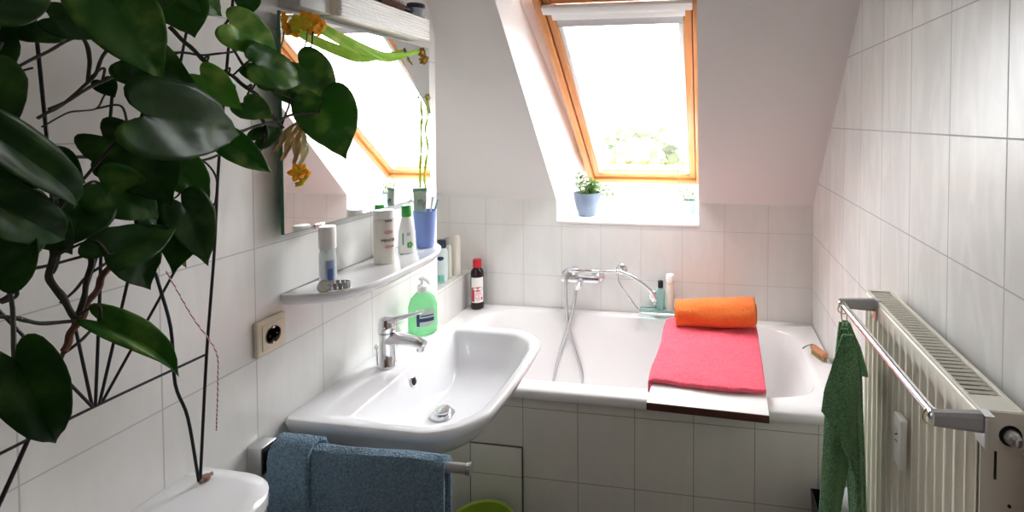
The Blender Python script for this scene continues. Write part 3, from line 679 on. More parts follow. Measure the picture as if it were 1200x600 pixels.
# things lying on the lamp
tj = LZ1 + .0015
hb = thing('hair_brush', 'round hair brush with pinkish bristles lying on the mirror lamp', 'brush', (.25, -.25, tj))
bm = NB(); tube(bm, [(.255, -.34, tj + .019), (.255, -.215, tj + .019)], .010, 14); tube(bm, smooth_path([(.255, -.215, tj + .019), (.255, -.19, tj + .02), (.25, -.165, tj + .022)]), .009, 12); obj('handle', bm, M['black'], hb)
bm = NB()
for i in range(18):
    for k in range(12):
        a = 2 * PI * k / 12 + i * .26; y = -.335 + i * .0065; d = Vector((math.cos(a), 0, math.sin(a)))
        tube(bm, [Vector((.255, y, tj + .019)) + d * .009, Vector((.255, y, tj + .019)) + d * .019], .0011, 4)
obj('bristles', bm, mat('bristle', lin(176, 130, 118), .7), hb)
jl = (.252, -.138, tj); jr = thing('cream_jar', 'small clear jar with dark blue lid on the right end of the mirror lamp', 'jar', jl)
bm = NB(); lathe(bm, [(.024, 0), (.027, .003), (.027, .03), (.025, .033)], jl); obj('jar_body', bm, mat('jarclear', lin(206, 214, 226), .15, trans=.5, ior=1.2), jr)
bm = NB(); lathe(bm, [(.0255, .034), (.0285, .036), (.0285, .046), (.026, .048)], jl); obj('lid', bm, mat('lidnavy', lin(34, 42, 58), .35), jr)

# ---------------- socket ----------------
so = thing('wall_socket', 'beige square power socket on the tiled wall below the shelf', 'socket', (XS, -.677, 1.03))
Ms = Matrix.Translation((XS, -.677, 1.031))
bm = NB(); box(bm, 0, .012, -.040, .040, -.041, .041, Ms, bev=.005); obj('plate', bm, M['beige'], so)
bm = NB(); box(bm, .0115, .014, -.028, .028, -.029, .029, Ms, bev=.0015); obj('insert', bm, M['beige'], so)
RY = Matrix.Rotation(PI / 2, 3, 'Y')
bm = NB(); lathe(bm, [(.0205, 0), (.0205, .0018), (.0195, .0022), (.019, .0005)], Ms @ Vector((.0135, 0, 0)), 28, M=RY); obj('well', bm, M['beige_dark'], so)
for y in (-.0095, .0095):
    bm = NB(); lathe(bm, [(.0028, 0), (.0028, .0012)], Ms @ Vector((.0142, y, 0)), 12, M=RY); obj('pin_hole', bm, M['black'], so)
for z in (-.0175, .0175):
    bm = NB(); box(bm, .014, .0162, -.003, .003, z - .002, z + .002, Ms); obj('earth_clip', bm, M['steel'], so)

# ---------------- towel arm and blue towel ----------------
tr = thing('towel_arm', 'chrome towel arm reaching out from the wall beside the washbasin', 'towel rail', (XS, -.735, .77))
PA = Vector((.235, -.712, .784)); PB = Vector((.688, -.682, .772))
bm = NB(); box(bm, XS + .001, XS + .038, -.740, -.696, .742, .806, bev=.004); obj('bracket', bm, M['steel'], tr)
bm = NB(); box(bm, XS + .0375, XS + .0390, -.735, -.701, .750, .796); obj('bracket_slot', bm, M['dark'], tr, smooth=False)
bm = NB(); tube(bm, [PA, PB], .0105, 20); obj('bar', bm, M['steel'], tr)
bm = NB(); tube(bm, [PB + Vector((.0, 0, 0)), PB + Vector((.010, .001, 0))], .0125, 20); obj('end_cap', bm, M['chrome'], tr)
bd = (PB - PA).normalized(); bn = Vector((bd.y, -bd.x, 0))   # bn points toward the viewer side
def blue(s0, s1, lf, lb, off, ph):
    def f(u, v):
        x = s0 + (s1 - s0) * u; L = lf + lb + .05; s = v * L
        r = .0135 + off
        if s < lf: h = -(lf - s); o_ = r; 
        elif s < lf + .05: a = (s - lf) / .05 * PI; h = r * math.sin(a); o_ = r * math.cos(a)
        else: h = -(s - lf - .05); o_ = -r
        dpt = max(0, -h)
        w_ = min(1, dpt / .12)
        o_ += (.006 * math.sin(x * 38 + ph) + .004 * math.sin(x * 71 + 2 * ph)) * w_ * (1 if o_ > 0 else .6) + .002 * noise.noise(Vector((x * 20, h * 20, ph)))
        x2 = x + .006 * noise.noise(Vector((h * 8, ph, 1))) * w_
        return PA + bd * x2 + bn * o_ + Vector((0, 0, h + .002 * math.sin(x * 25)))
    return f
bt_ = thing('blue_towel', 'dusty blue terry towel folded over the chrome towel arm', 'towel', PA + Vector((.2, 0, 0)))
bm = NB(); grid(bm, blue(.06, .410, .50, .46, .004, 0), 60, 90); solid(obj('towel_cloth', bm, M['blue_terry'], bt_), .012)
bm = NB(); grid(bm, blue(.022, .112, .52, .40, .018, 2), 24, 90); solid(obj('folded_edge', bm, M['blue_terry'], bt_), .012)

# ---------------- toilet cistern ----------------
ci = thing('toilet_cistern', 'white toilet cistern with rounded lid against the left wall', 'toilet', (.3, -1.05, .6))
def rr2(x0, x1, y0, y1, r, z, n=8):
    P = []
    for cx_, cy_, a in ((x1 - r, y1 - r, 0), (x0 + .01, y1 - .01, 1), (x0 + .01, y0 + .01, 2), (x1 - r, y0 + r, 3)):
        q = r if a in (0, 3) else .01
        for i in range(n + 1): t_ = a * PI / 2 + PI / 2 * i / n; P.append(Vector((cx_ + q * math.cos(t_), cy_ + q * math.sin(t_), z)))
    return P
cx1, cy1 = .400, -.836
bm = NB(); loft(bm, [rr2(XS + .002, cx1 - .03, -1.25, cy1 - .02, .06, .42), rr2(XS + .002, cx1 - .012, -1.27, cy1 - .008, .075, .6), rr2(XS + .002, cx1 - .006, -1.275, cy1 - .004, .08, .795)], True, True); obj('tank', bm, M['ceramic'], ci)
bm = NB(); loft(bm, [rr2(XS + .002, cx1 - .002, -1.279, cy1, .085, .797), rr2(XS + .002, cx1, -1.28, cy1 + .002, .087, .802), rr2(XS + .002, cx1, -1.28, cy1 + .002, .087, .824), rr2(XS + .002, cx1 - .008, -1.272, cy1 - .006, .08, .833), rr2(XS + .002, cx1 - .03, -1.25, cy1 - .03, .06, .837)], True, True); obj('lid', bm, M['ceramic'], ci)

# ---------------- radiator ----------------
ra = thing('radiator', 'cream ribbed panel radiator with top grille on the right wall', 'radiator', (1.63, -.59, .19))
RX0, RX1, RY0, RY1, RZ0, RZ1 = 1.600, 1.662, -.866, -.318, .19, 1.09
bm = NB(); n = 16; rows = []
def rx(y):
    t_ = (y - RY0) / (RY1 - RY0) * n; q = t_ % 1; m_ = 0 if q < .30 or q > .95 else 1
    s = min(1, max(0, (q - .25) / .12)) * min(1, max(0, (1.0 - q) / .12)); return s
ys = [RY0 + .004 + (RY1 - RY0 - .008) * i / (n * 12) for i in range(n * 12 + 1)]
zs = [RZ0, RZ0 + .05, RZ0 + .075, RZ0 + .1, RZ1 - .075, RZ1 - .055, RZ1 - .038, RZ1 - .012, RZ1 - .004]
G = []
for y in ys:
    col = []
    for k, z in enumerate(zs):
        am = {0: 0, 1: 0, 2: .6, 3: 1, 4: 1, 5: .6, 6: 0, 7: 0, 8: 0}[k]
        col.append(bm.verts.new((RX0 + am * .013 * rx(y) + (.004 if k == 8 else 0), y, z)))
    G.append(col)
for a, b in zip(G, G[1:]):
    for k in range(len(zs) - 1): bm.faces.new((a[k], a[k + 1], b[k + 1], b[k]))
o = obj('front_panel', bm, M['radiator'], ra, angle=75); solid(o, .0015, 0)
bm = NB(); box(bm, RX1 - .012, RX1, RY0 + .01, RY1 - .01, RZ0, RZ1 - .03, bev=.002); obj('rear_panel', bm, M['radiator'], ra)
bm = NB()
for i in range(60): y = RY0 + .02 + (RY1 - RY0 - .04) * i / 59; box(bm, RX0 + .015, RX1 - .014, y, y + .001, RZ0 + .05, RZ1 - .03)
obj('convector_fins', bm, M['radiator'], ra, smooth=False)
bm = NB(); box(bm, RX0 + .0005, RX0 + .007, RY0, RY1, RZ1 - .006, RZ1, bev=.001); box(bm, RX1 - .007, RX1, RY0, RY1, RZ1 - .006, RZ1, bev=.001)
box(bm, RX0 + .006, RX1 - .006, RY0, RY0 + .045, RZ1 - .005, RZ1 - .0005); box(bm, RX0 + .006, RX1 - .006, RY1 - .01, RY1, RZ1 - .005, RZ1 - .0005)
ng = 34
for i in range(ng + 1):
    y = RY0 + .045 + (RY1 - RY0 - .055) * i / ng; Mg = Matrix.Translation((0, y, RZ1 - .004)) @ Matrix.Rotation(.35, 4, 'X'); box(bm, RX0 + .006, RX1 - .006, -.0030, .0030, -.0006, .0006, Mg)
obj('top_grille', bm, M['radiator'], ra, smooth=False)
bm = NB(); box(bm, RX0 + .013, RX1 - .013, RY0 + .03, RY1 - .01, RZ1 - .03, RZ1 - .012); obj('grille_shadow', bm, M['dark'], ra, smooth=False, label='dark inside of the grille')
for y in (RY0, RY1):
    s = -1 if y == RY0 else 1
    bm = NB(); box(bm, RX0 + .001, RX1 - .001, min(y, y + s * .003), max(y, y + s * .003), RZ0, RZ1 - .001, bev=.001); sp2 = obj('side_plate', bm, M['radiator'], ra)
bm = NB(); vc = Vector((1.641, RY0 - .003, 1.055)); RXm = Matrix.Rotation(PI / 2, 3, 'X')
lathe(bm, [(.0155, 0), (.0155, .001)], vc, 24, M=RXm); obj('valve_hole', bm, M['black'], ra)
bm = NB(); lathe(bm, [(.011, .001), (.0115, .004), (.010, .011), (.0075, .013), (.0065, .019), (.005, .020)], vc, 24, M=RXm, sx=1); obj('valve', bm, M['steel'], ra)
bm = NB(); box(bm, 1.6195, 1.6225, RY0 - .0045, RY0 - .003, .988, 1.030); obj('slot', bm, M['black'], ra, smooth=False)
bm = NB(); lathe(bm, [(.0025, 0), (.0025, .0015)], (1.641, RY0 - .003, .949), 12, M=RXm); obj('screw_hole', bm, M['black'], ra)
# heat meter
hm = thing('heat_meter', 'small white heat meter fixed to the radiator ribs', 'meter', (1.59, -.595, .86))
Mh = Matrix.Translation((1.5985, -.590, .872))
bm = NB(); box(bm, -.016, -.001, -.019, .019, -.058, .046, Mh, bev=.004); obj('case', bm, M['whiteplastic'], hm)
bm = NB(); box(bm, -.0166, -.0158, -.010, .010, -.008, .022, Mh); obj('display', bm, M['offwhite'], hm)
bm = NB(); tube(bm, [Mh @ Vector((-.0170, -.006, .012)), Mh @ Vector((-.0172, .001, .006)), Mh @ Vector((-.0170, .005, .004))], .0013, 6); tube(bm, [Mh @ Vector((-.0170, -.007, -.004)), Mh @ Vector((-.0170, .006, -.007))], .0008, 6); obj('printed_mark', bm, M['black'], hm)
# towel rail clipped on the radiator
rt = thing('radiator_towel_rail', 'chrome towel rail clipped to the radiator top with grey plastic arms', 'towel rail', (1.53, -.66, 1.08))
QA = Vector((1.513, -.412, 1.088)); QB = Vector((1.530, -.902, 1.088))
QA = Vector((1.521, -.400, 1.079)); QB = Vector((1.535, -.880, 1.079))
bm = NB(); tube(bm, [QA, QB], .0075, 18); obj('bar', bm, M['chrome'], rt)
for q, s in ((QA, -1), (QB, 1)):
    bm = NB(); rr = []
    for i in range(7):
        t_ = i / 6; x = q.x - .006 + (RX0 - .004 - q.x + .006) * t_; h = .0105 + .004 * t_; w_ = .0075 + .0015 * t_
        rr.append([Vector((x, q.y + w_ * c_ * (1 if abs(c_) < 1 else 1), q.z + h * s_)) for c_, s_ in ((-1, -.6), (-.6, -1), (.6, -1), (1, -.6), (1, .6), (.6, 1), (-.6, 1), (-1, .6))])
    loft(bm, rr, True, True); obj('arm', bm, M['greyplastic'], rt, angle=30)
    bm = NB(); box(bm, RX0 - .0045, RX0 - .001, q.y - .011, q.y + .011, RZ1 - .045, RZ1 + .0015); box(bm, RX0 - .0045, RX0 + .009, q.y - .011, q.y + .011, RZ1 + .0005, RZ1 + .003); obj('clip', bm, M['steel'], rt, smooth=False)
    bm = NB(); tube(bm, [q + Vector((0, s * .006, 0)), q + Vector((0, s * .012, 0))], .0095, 18); obj('end_cap', bm, M['chrome'], rt)
    bm = NB(); c = q + Vector((-.001, -.022 if q is QA else .014, -.002)); tube(bm, [c + Vector((.0125 * math.cos(a), 0, .0125 * math.sin(a) - .004)) for a in [2 * PI * k / 20 for k in range(20)]], .0013, 8, closed=True); obj('ring', bm, mat('brass', (.75, .62, .38, 1), .25, metal=1), rt)

# green hand towel hanging from the rail
gt = thing('green_towel', 'dark green terry hand towel hanging by its loop from the radiator rail', 'towel', (1.52, -.42, .8))
hk = Vector((1.520, -.425, 1.079))
def interp(tab, z):
    for (z0, a), (z1, c) in zip(tab, tab[1:]):
        if z <= z0 and z >= z1: return a + (c - a) * (z0 - z) / (z0 - z1)
    return tab[-1][1] if z < tab[-1][0] else tab[0][1]
def panel(name, xl, xr, ztop, zbot, y0, amp, waves, ph, dy=0):
    def f(u, v):
        z = ztop + (zbot(u) - ztop) * v; a = interp(xl, z); c = interp(xr, z); g = min(1, (ztop - z) / .12)
        x = a + (c - a) * u; y = y0 + dy * v + amp * g * math.sin(waves * 2 * PI * u + ph + v * .8) + .004 * noise.noise(Vector((x * 30, z * 14, ph))) - .012 * g * math.sin(PI * u)
        return Vector((x, y, z))
    bm = NB(); grid(bm, f, 36, 70); return solid(obj(name, bm, M['green_terry'], gt), .008)
panel('right_fold', [(1.04, 1.512), (.95, 1.505), (.75, 1.528), (.48, 1.548)], [(1.04, 1.536), (.99, 1.556), (.92, 1.566), (.7, 1.574), (.48, 1.582)], 1.038, lambda u: .47 + .01 * u, -.418, .010, 1.3, .4)
panel('left_fold', [(1.04, 1.508), (.9, 1.492), (.82, 1.476), (.6, 1.466), (.48, 1.464)], [(1.04, 1.524), (.9, 1.530), (.75, 1.534), (.65, 1.519), (.56, 1.508), (.48, 1.503)], 1.036, lambda u: .47 - .01 * u, -.452, .008, 1.0, 2.2)
panel('front_flap', [(1.04, 1.506), (.96, 1.482), (.90, 1.466), (.85, 1.459)], [(1.04, 1.526), (.9, 1.528), (.72, 1.534), (.70, 1.534)], 1.034, lambda u: .855 - .012 * u - .13 * u ** 1.5, -.478, .007, .8, 1.0, -.012)
panel('back_corner', [(1.04, 1.524), (.9, 1.54)], [(1.04, 1.536), (.97, 1.566), (.915, 1.580), (.9, 1.582)], 1.034, lambda u: .90 + .02 * (1 - u), -.392, .004, .6, 0)
bm = NB(); tube(bm, smooth_path([hk + Vector((-.004, -.01, -.042)), hk + Vector((-.007, -.006, -.015)), hk + Vector((-.002, 0, .0095)), hk + Vector((.006, -.002, -.012)), hk + Vector((.004, -.01, -.042))]), .0015, 6); obj('hanging_loop', bm, mat('loop', lin(190, 196, 176), .8), gt)

# ---------------- things low on the floor ----------------
bw = thing('plastic_bowl', 'green plastic bowl standing under the washbasin by the tub', 'bowl', (.5, -.2, 0))
bm = NB(); lathe(bm, [(.07, 0), (.085, .004), (.10, .08), (.112, .172), (.118, .178), (.116, .183), (.108, .178), (.096, .08), (.08, .01)], (.46, -.14, .0005), 40); obj('bowl_body', bm, mat('limegreen', lin(150, 176, 60), .35), bw)
bi = thing('waste_bin', 'black waste bin on the floor between tub and radiator', 'bin', (1.53, -.13, 0))
Mbn = Matrix.Translation((1.600, -.128, .0005)) @ Matrix.Rotation(math.radians(0), 4, 'Z')
bm = NB(); loft(bm, [[Mbn @ Vector((sx_ * a, sy_ * a * .9, z)) for sx_, sy_ in ((-1, -1), (1, -1), (1, 1), (-1, 1))] for a, z in ((.06, 0), (.072, .28), (.078, .37), (.074, .372), (.069, .28), (.057, .01))], True, True); obj('bin_body', bm, M['black'], bi, smooth=False)
tb2 = thing('canister', 'pale grey rounded canister behind the green towel', 'canister', (1.575, -.30, 0))
bm = NB(); lathe(bm, [(.04, 0), (.045, .004), (.047, .48), (.043, .51), (.03, .525), (.008, .53)], (1.560, -.285, .0005), 32); obj('canister_body', bm, M['greyplastic'], tb2)
# reddish wooden cabinet edge at the right border
tr2 = NB(); box(tr2, 1.664, W - .002, -.93, -.905, 0.0, 1.075, bev=.002); o = struct('trim_2', tr2, mat('redwood', lin(146, 74, 48), .5, var=.2))
cl_ = thing('fill_light_housing', 'unseen white round housing added on the ceiling above the fill light', 'lamp', (.95, -1.75, 2.5))  # invented housing to go with the added fill light, out of view
bm = NB(); lathe(bm, [(.12, 0), (.12, -.03), (.11, -.04)], (.95, -1.75, 2.4995), 36); obj('base', bm, M['whiteplastic'], cl_)

LEAVES = [
   ((0.55, -1.235, 1.663), (0.5, -1.128, 1.571), 0.075),
   ((0.52, -1.173, 1.529), (0.46, -0.976, 1.499), 0.103),
   ((0.42, -1.066, 1.465), (0.44, -1.017, 1.388), 0.06),
   ((0.4, -0.959, 1.496), (0.42, -0.885, 1.426), 0.048),
   ((0.36, -0.858, 1.628), (0.34, -0.715, 1.604), 0.093),
   ((0.34, -0.73, 1.644), (0.32, -0.596, 1.562), 0.098),
   ((0.34, -0.669, 1.575), (0.33, -0.576, 1.425), 0.126),
   ((0.36, -0.905, 1.694), (0.34, -0.782, 1.663), 0.076),
   ((0.36, -0.869, 1.752), (0.36, -0.874, 1.709), 0.041),
   ((0.6, -1.349, 1.509), (0.5, -1.219, 1.419), 0.04),
   ((0.55, -1.328, 1.45), (0.48, -1.22, 1.383), 0.048),
   ((0.48, -1.184, 1.359), (0.46, -1.084, 1.377), 0.064),
   ((0.42, -1.149, 1.441), (0.4, -1.061, 1.378), 0.066),
   ((0.42, -1.12, 1.356), (0.4, -1.076, 1.276), 0.064),
   ((0.42, -1.153, 1.261), (0.44, -1.062, 1.147), 0.04),
   ((0.62, -1.354, 1.322), (0.58, -1.301, 1.207), 0.045),
   ((0.36, -0.999, 1.728), (0.34, -0.952, 1.661), 0.081),
   ((0.38, -0.993, 1.731), (0.36, -0.917, 1.704), 0.054),
   ((0.5, -1.296, 1.574), (0.5, -1.275, 1.515), 0.042),
   ((0.4, -1.194, 1.472), (0.42, -1.165, 1.443), 0.052),
   ((0.33, -0.852, 1.557), (0.33, -0.787, 1.525), 0.055),
   ((0.34, -0.943, 1.6), (0.36, -0.883, 1.54), 0.058),
   ((0.5, -1.298, 1.398), (0.45, -1.22, 1.396), 0.05),
   ((0.44, -1.228, 1.417), (0.42, -1.181, 1.355), 0.049),
   ((0.34, -1.056, 1.512), (0.32, -1.034, 1.438), 0.038),
   ((0.3, -0.732, 1.598), (0.3, -0.668, 1.548), 0.047),
   ((0.5, -1.298, 1.632), (0.45, -1.212, 1.681), 0.058),
   ((0.45, -1.153, 1.697), (0.4, -1.069, 1.672), 0.065),
   ((0.32, -0.815, 1.6), (0.33, -0.764, 1.634), 0.076),
   ((0.4, -1.153, 1.414), (0.42, -1.201, 1.361), 0.066),
   ((0.33, -0.892, 1.586), (0.33, -0.913, 1.547), 0.04),
   ((0.52, -1.307, 1.368), (0.5, -1.268, 1.426), 0.049),
   ((0.4, -1.057, 1.724), (0.4, -1.097, 1.655), 0.056),
   ((0.3, -1.059, 1.582), (0.3, -1.043, 1.557), 0.028),
   ((0.42, -1.194, 1.646), (0.42, -1.133, 1.631), 0.041),
   ((0.3, -0.798, 1.482), (0.3, -0.734, 1.507), 0.045),
]
STEMS = [
   ([(0.34, -1.209, 1.573), (0.34, -1.162, 1.599), (0.34, -1.116, 1.636), (0.34, -1.075, 1.651)], 0.002),
   ([(0.32, -1.147, 1.524), (0.32, -1.094, 1.577), (0.32, -1.067, 1.625), (0.32, -1.013, 1.686), (0.32, -0.986, 1.732)], 0.0023),
   ([(0.36, -1.213, 1.605), (0.36, -1.189, 1.66), (0.36, -1.18, 1.693)], 0.0025),
   ([(0.33, -1.144, 1.535), (0.33, -1.08, 1.58), (0.33, -1.023, 1.611)], 0.0023),
   ([(0.32, -0.981, 1.675), (0.32, -0.925, 1.632), (0.32, -0.883, 1.611), (0.32, -0.815, 1.575), (0.32, -0.756, 1.507)], 0.0035),
   ([(0.31, -0.981, 1.634), (0.31, -0.893, 1.642), (0.31, -0.832, 1.665), (0.31, -0.803, 1.694)], 0.0021),
   ([(0.31, -0.883, 1.681), (0.31, -0.85, 1.654), (0.31, -0.805, 1.601), (0.31, -0.71, 1.566), (0.31, -0.644, 1.548)], 0.0023),
   ([(0.33, -0.878, 1.501), (0.33, -0.787, 1.521), (0.33, -0.721, 1.538), (0.33, -0.668, 1.544)], 0.0028),
   ([(0.33, -1.199, 1.461), (0.33, -1.141, 1.473), (0.33, -1.072, 1.462), (0.33, -1.026, 1.464), (0.33, -0.931, 1.45), (0.33, -0.864, 1.477)], 0.0021),
   ([(0.42, -1.2, 1.412), (0.42, -1.2, 1.36), (0.42, -1.198, 1.318), (0.42, -1.178, 1.277)], 0.0036),
   ([(0.38, -1.14, 1.354), (0.38, -1.137, 1.319), (0.38, -1.154, 1.267)], 0.0034),
   ([(0.4, -1.249, 1.353), (0.4, -1.189, 1.346), (0.4, -1.125, 1.351), (0.4, -1.105, 1.358)], 0.0019),
   ([(0.38, -1.232, 1.297), (0.38, -1.187, 1.272), (0.38, -1.154, 1.261)], 0.0025),
   ([(0.36, -1.217, 1.306), (0.36, -1.201, 1.311), (0.36, -1.197, 1.327), (0.36, -1.205, 1.334)], 0.002),
   ([(0.36, -1.171, 1.207), (0.36, -1.14, 1.22), (0.36, -1.112, 1.238), (0.36, -1.105, 1.238)], 0.0019),
   ([(0.32, -1.058, 1.318), (0.32, -1.091, 1.302), (0.32, -1.126, 1.271)], 0.0019),
   ([(0.31, -1.087, 1.576), (0.31, -1.081, 1.623), (0.31, -1.088, 1.641)], 0.0025),
   ([(0.32, -1.143, 1.513), (0.32, -1.115, 1.536), (0.32, -1.079, 1.543), (0.32, -1.068, 1.562)], 0.0011),
   ([(0.3, -0.796, 1.542), (0.3, -0.773, 1.49), (0.3, -0.799, 1.439)], 0.0034),
   ([(0.3, -0.734, 1.507), (0.3, -0.686, 1.62), (0.3, -0.655, 1.68), (0.3, -0.638, 1.726)], 0.0018),
   ([(0.36, -1.116, 1.406), (0.36, -1.155, 1.357), (0.36, -1.164, 1.326)], 0.0029),
   ([(0.36, -1.21, 1.422), (0.36, -1.171, 1.405), (0.36, -1.116, 1.412), (0.36, -1.074, 1.406)], 0.002),
]
RODS = [
   ([(0.255, -0.888, 0.887), (0.255, -0.87, 1.077), (0.255, -0.85, 1.269), (0.255, -0.835, 1.458), (0.255, -0.797, 1.782)], 0.0024),
   ([(0.255, -0.891, 0.889), (0.255, -0.908, 0.975), (0.255, -0.929, 1.05), (0.255, -0.934, 1.153), (0.255, -0.957, 1.259)], 0.0024),
   ([(0.255, -1.166, 1.073), (0.255, -1.053, 1.077), (0.255, -0.87, 1.077)], 0.00222),
   ([(0.255, -1.164, 0.998), (0.255, -1.125, 1.084), (0.255, -1.075, 1.21), (0.255, -1.046, 1.299), (0.255, -0.995, 1.454), (0.255, -0.937, 1.644)], 0.00259),
   ([(0.255, -1.053, 1.078), (0.255, -1.161, 1.28)], 0.00203),
   ([(0.255, -1.053, 1.078), (0.255, -1.072, 1.215)], 0.00203),
   ([(0.255, -1.049, 1.078), (0.255, -1.036, 1.31), (0.255, -1.037, 1.391)], 0.00203),
   ([(0.255, -1.044, 1.077), (0.255, -0.99, 1.297)], 0.00203),
   ([(0.255, -1.041, 1.077), (0.255, -0.909, 1.276), (0.255, -0.846, 1.363)], 0.00203),
   ([(0.255, -1.109, 1.705), (0.255, -1.093, 1.412)], 0.00222),
   ([(0.255, -1.01, 1.607), (0.255, -1.039, 1.31)], 0.00203),
   ([(0.255, -0.877, 1.762), (0.255, -0.957, 1.385)], 0.00203),
   ([(0.255, -0.949, 1.436), (0.255, -0.943, 1.398), (0.255, -0.921, 1.384), (0.255, -0.899, 1.41)], 0.00166),
   ([(0.255, -0.897, 1.454), (0.255, -0.865, 1.444), (0.255, -0.842, 1.409), (0.255, -0.846, 1.359)], 0.00166),
   ([(0.255, -1.111, 1.597), (0.255, -1.145, 1.582)], 0.00139),
   ([(0.255, -0.9, 1.649), (0.255, -0.937, 1.629)], 0.00139),
   ([(0.255, -1.157, 1.278), (0.255, -1.142, 1.285), (0.255, -1.135, 1.303), (0.255, -1.14, 1.316)], 0.00296),
]
# ---------------- trellis ----------------
tl = thing('metal_trellis', 'black wire trellis with fanned rods standing on the cistern against the wall', 'trellis', (.255, -.878, .84))
for pl, r in RODS:
    bm = NB(); P = [Vector(q) for q in pl]
    if P[0].z < .9: P[0].z = .845
    tube(bm, smooth_path(P, 5) if len(P) > 2 else P, max(r * 1.05, .0016), 8); obj('rod', bm, M['blackmetal'], tl)
bm = NB(); tube(bm, [(.255, -.878, .8385), (.255, -.878, .846)], .008, 12); tube(bm, [(.256, -.890, .8425), (.256, -.866, .8425)], .004, 10); obj('foot', bm, mat('footbrown', lin(150, 116, 100), .6), tl)

# twisted red and white cord tied to the trellis
sg = thing('twisted_cord', 'thin twisted red and white cord tied to the right rod of the trellis', 'cord', (.262, -.80, 1.2))
cw = mat('cordwhite', lin(224, 214, 208), .8); cr = mat('cordred', lin(168, 52, 62), .8)
pth = smooth_path([(.275, -.955, 1.262), (.265, -.905, 1.165), (.262, -.858, 1.078), (.263, -.856, 1.02), (.262, -.858, .965), (.264, -.862, .925)], 22)
for m_, ph, nm in ((cw, 0, 'white_strand'), (cr, PI, 'red_strand')):
    bm = NB(); tube(bm, [p + Vector((.0007 * math.cos(i * 1.5 + ph), .0007 * math.sin(i * 1.5 + ph), 0)) for i, p in enumerate(pth)], .0007, 6); obj(nm, bm, m_, sg)

# ---------------- trailing plant ----------------
pt = thing('pothos_plant', 'big dark-leaved climbing plant trained over the black trellis at upper left', 'plant', (.4, -1.1, 1.3))
pots_pts = []
for pl, r in STEMS:
    P = smooth_path(pl, 8); P = [p + Vector((noise.noise(p * 30) * .006, noise.noise(p * 25) * .008, noise.noise(p * 20 + Vector((5, 0, 0))) * .006)) for p in P]
    pots_pts += P
    bm = NB(); tube(bm, P, [max(r, .0012) * (1 + .25 * noise.noise(p * 60)) for p in P], 8); obj('stem', bm, M['stemgreen'] if r > .0037 and rnd.random() < .5 else M['stem'], pt)
CAMP = Vector((1.193, -1.69, 1.523))
def leaf(B, T, w, m, roll=0, fold=.25, curl=.25, seed=0):
    B = Vector(B); T = Vector(T); a = T - B; L = a.length; a.normalize()
    n_ = (CAMP - B).normalized() * 1.0 + Vector((.05, -.05, .08)); n_ = (n_ - a * n_.dot(a)).normalized()
    n_ = Matrix.Rotation(roll, 3, a) @ n_; s = a.cross(n_).normalized()
    bm = NB(); NU, NV = 14, 18
    OUT = [(0, 0), (-.10, .10), (-.17, .26), (-.12, .41), (.05, .50), (.26, .49), (.48, .39), (.68, .25), (.86, .10), (1.0, 0)]
    OC = smooth_path([(x, y, 0) for x, y in OUT], 6)
    def f(i, j):
        u = -1 + 2 * i; t = j; q = t * (len(OC) - 1); k = min(int(q), len(OC) - 2); o = OC[k].lerp(OC[k + 1], q - k)
        au = abs(u); mt = t ** 1.15
        al = L * (mt + (o.x - mt) * au); ac = math.copysign(o.y * w * au, u)
        z = fold * abs(ac) - curl * L * (al / L) ** 2 + curl * L * (al / L) * .8 - fold * .9 * max(0, abs(ac) - w * .3)
        z += .010 * (w / .1) * noise.noise(Vector((al / L * 2.2, ac / w * 2.4, seed))) + .0016 * math.cos((al / L * 9 - abs(ac) / w * 5) * 2) * min(1, au * 3) * (w / .1)
        return B + a * al + s * ac + n_ * z
    grid(bm, f, NU, NV)
    o = obj('leaf', bm, m, pt); solid(o, .0007)
    return o
LM = [M['leafdark'], M['leafdark'], M['leafmid'], M['leafdark']]
light = {4: 'leafmid', 5: 'leafmid', 6: 'leafmid', 7: 'leaflight', 8: 'leafmid', 16: 'leafmid', 17: 'leafmid', 20: 'leafmid', 21: 'leaflight', 25: 'leafmid', 28: 'leafmid', 3: 'leafmid', 14: 'leafmid', 2: 'leafmid', 12: 'leafmid', 0: 'leafmid'}
fl = {14: (.9, .5), 15: (.75, .3), 9: (.6, .3), 10: (.5, .3), 3: (.7, .35), 2: (.5, .3)}
L_all = list(LEAVES)
for i, (B, T, w) in enumerate(L_all):
    fo, cu = fl.get(i, (.22, .22))
    lf_ = leaf(B, T, w, M[light.get(i, 'leafdark')], rnd.uniform(-.5, .5) if i not in (1, 5, 6) else 0, fo, cu, i)
    b = Vector(B); q = min(pots_pts, key=lambda p: (p - b).length + (0 if (p - b).length > .02 else 1))
    mid = b.lerp(q, .5) + Vector((.01, .004, .018))
    bm = NB(); tube(bm, smooth_path([b, mid, q], 6), .0017, 6); obj('petiole', bm, M['stem'], lf_)
for i in range(14):
    B = Vector((rnd.uniform(.34, .46), rnd.uniform(-1.22, -1.05), rnd.uniform(1.36, 1.52) if i < 10 else rnd.uniform(1.6, 1.75)))
    T = B + Vector((rnd.uniform(-.02, .06), rnd.uniform(-.05, .07), rnd.uniform(-.1, -.02)))
    leaf(B, T, rnd.uniform(.05, .08), M['leafdark'], rnd.uniform(-.7, .7), .25, .2, 40 + i)
bm = NB(); cp_ = smooth_path([(.36, -1.155, 1.22), (.36, -1.118, 1.285), (.34, -1.065, 1.345)], 16)
tube(bm, [p + Vector((.002 * math.cos(i * .8), .002 * math.sin(i * .8), 0)) for i, p in enumerate(cp_)], .0042, 8); obj('moss_cord', bm, mat('mosscord', lin(120, 82, 66), .9, var=.6, vscale=160), pt, label='brown twisted support cord')

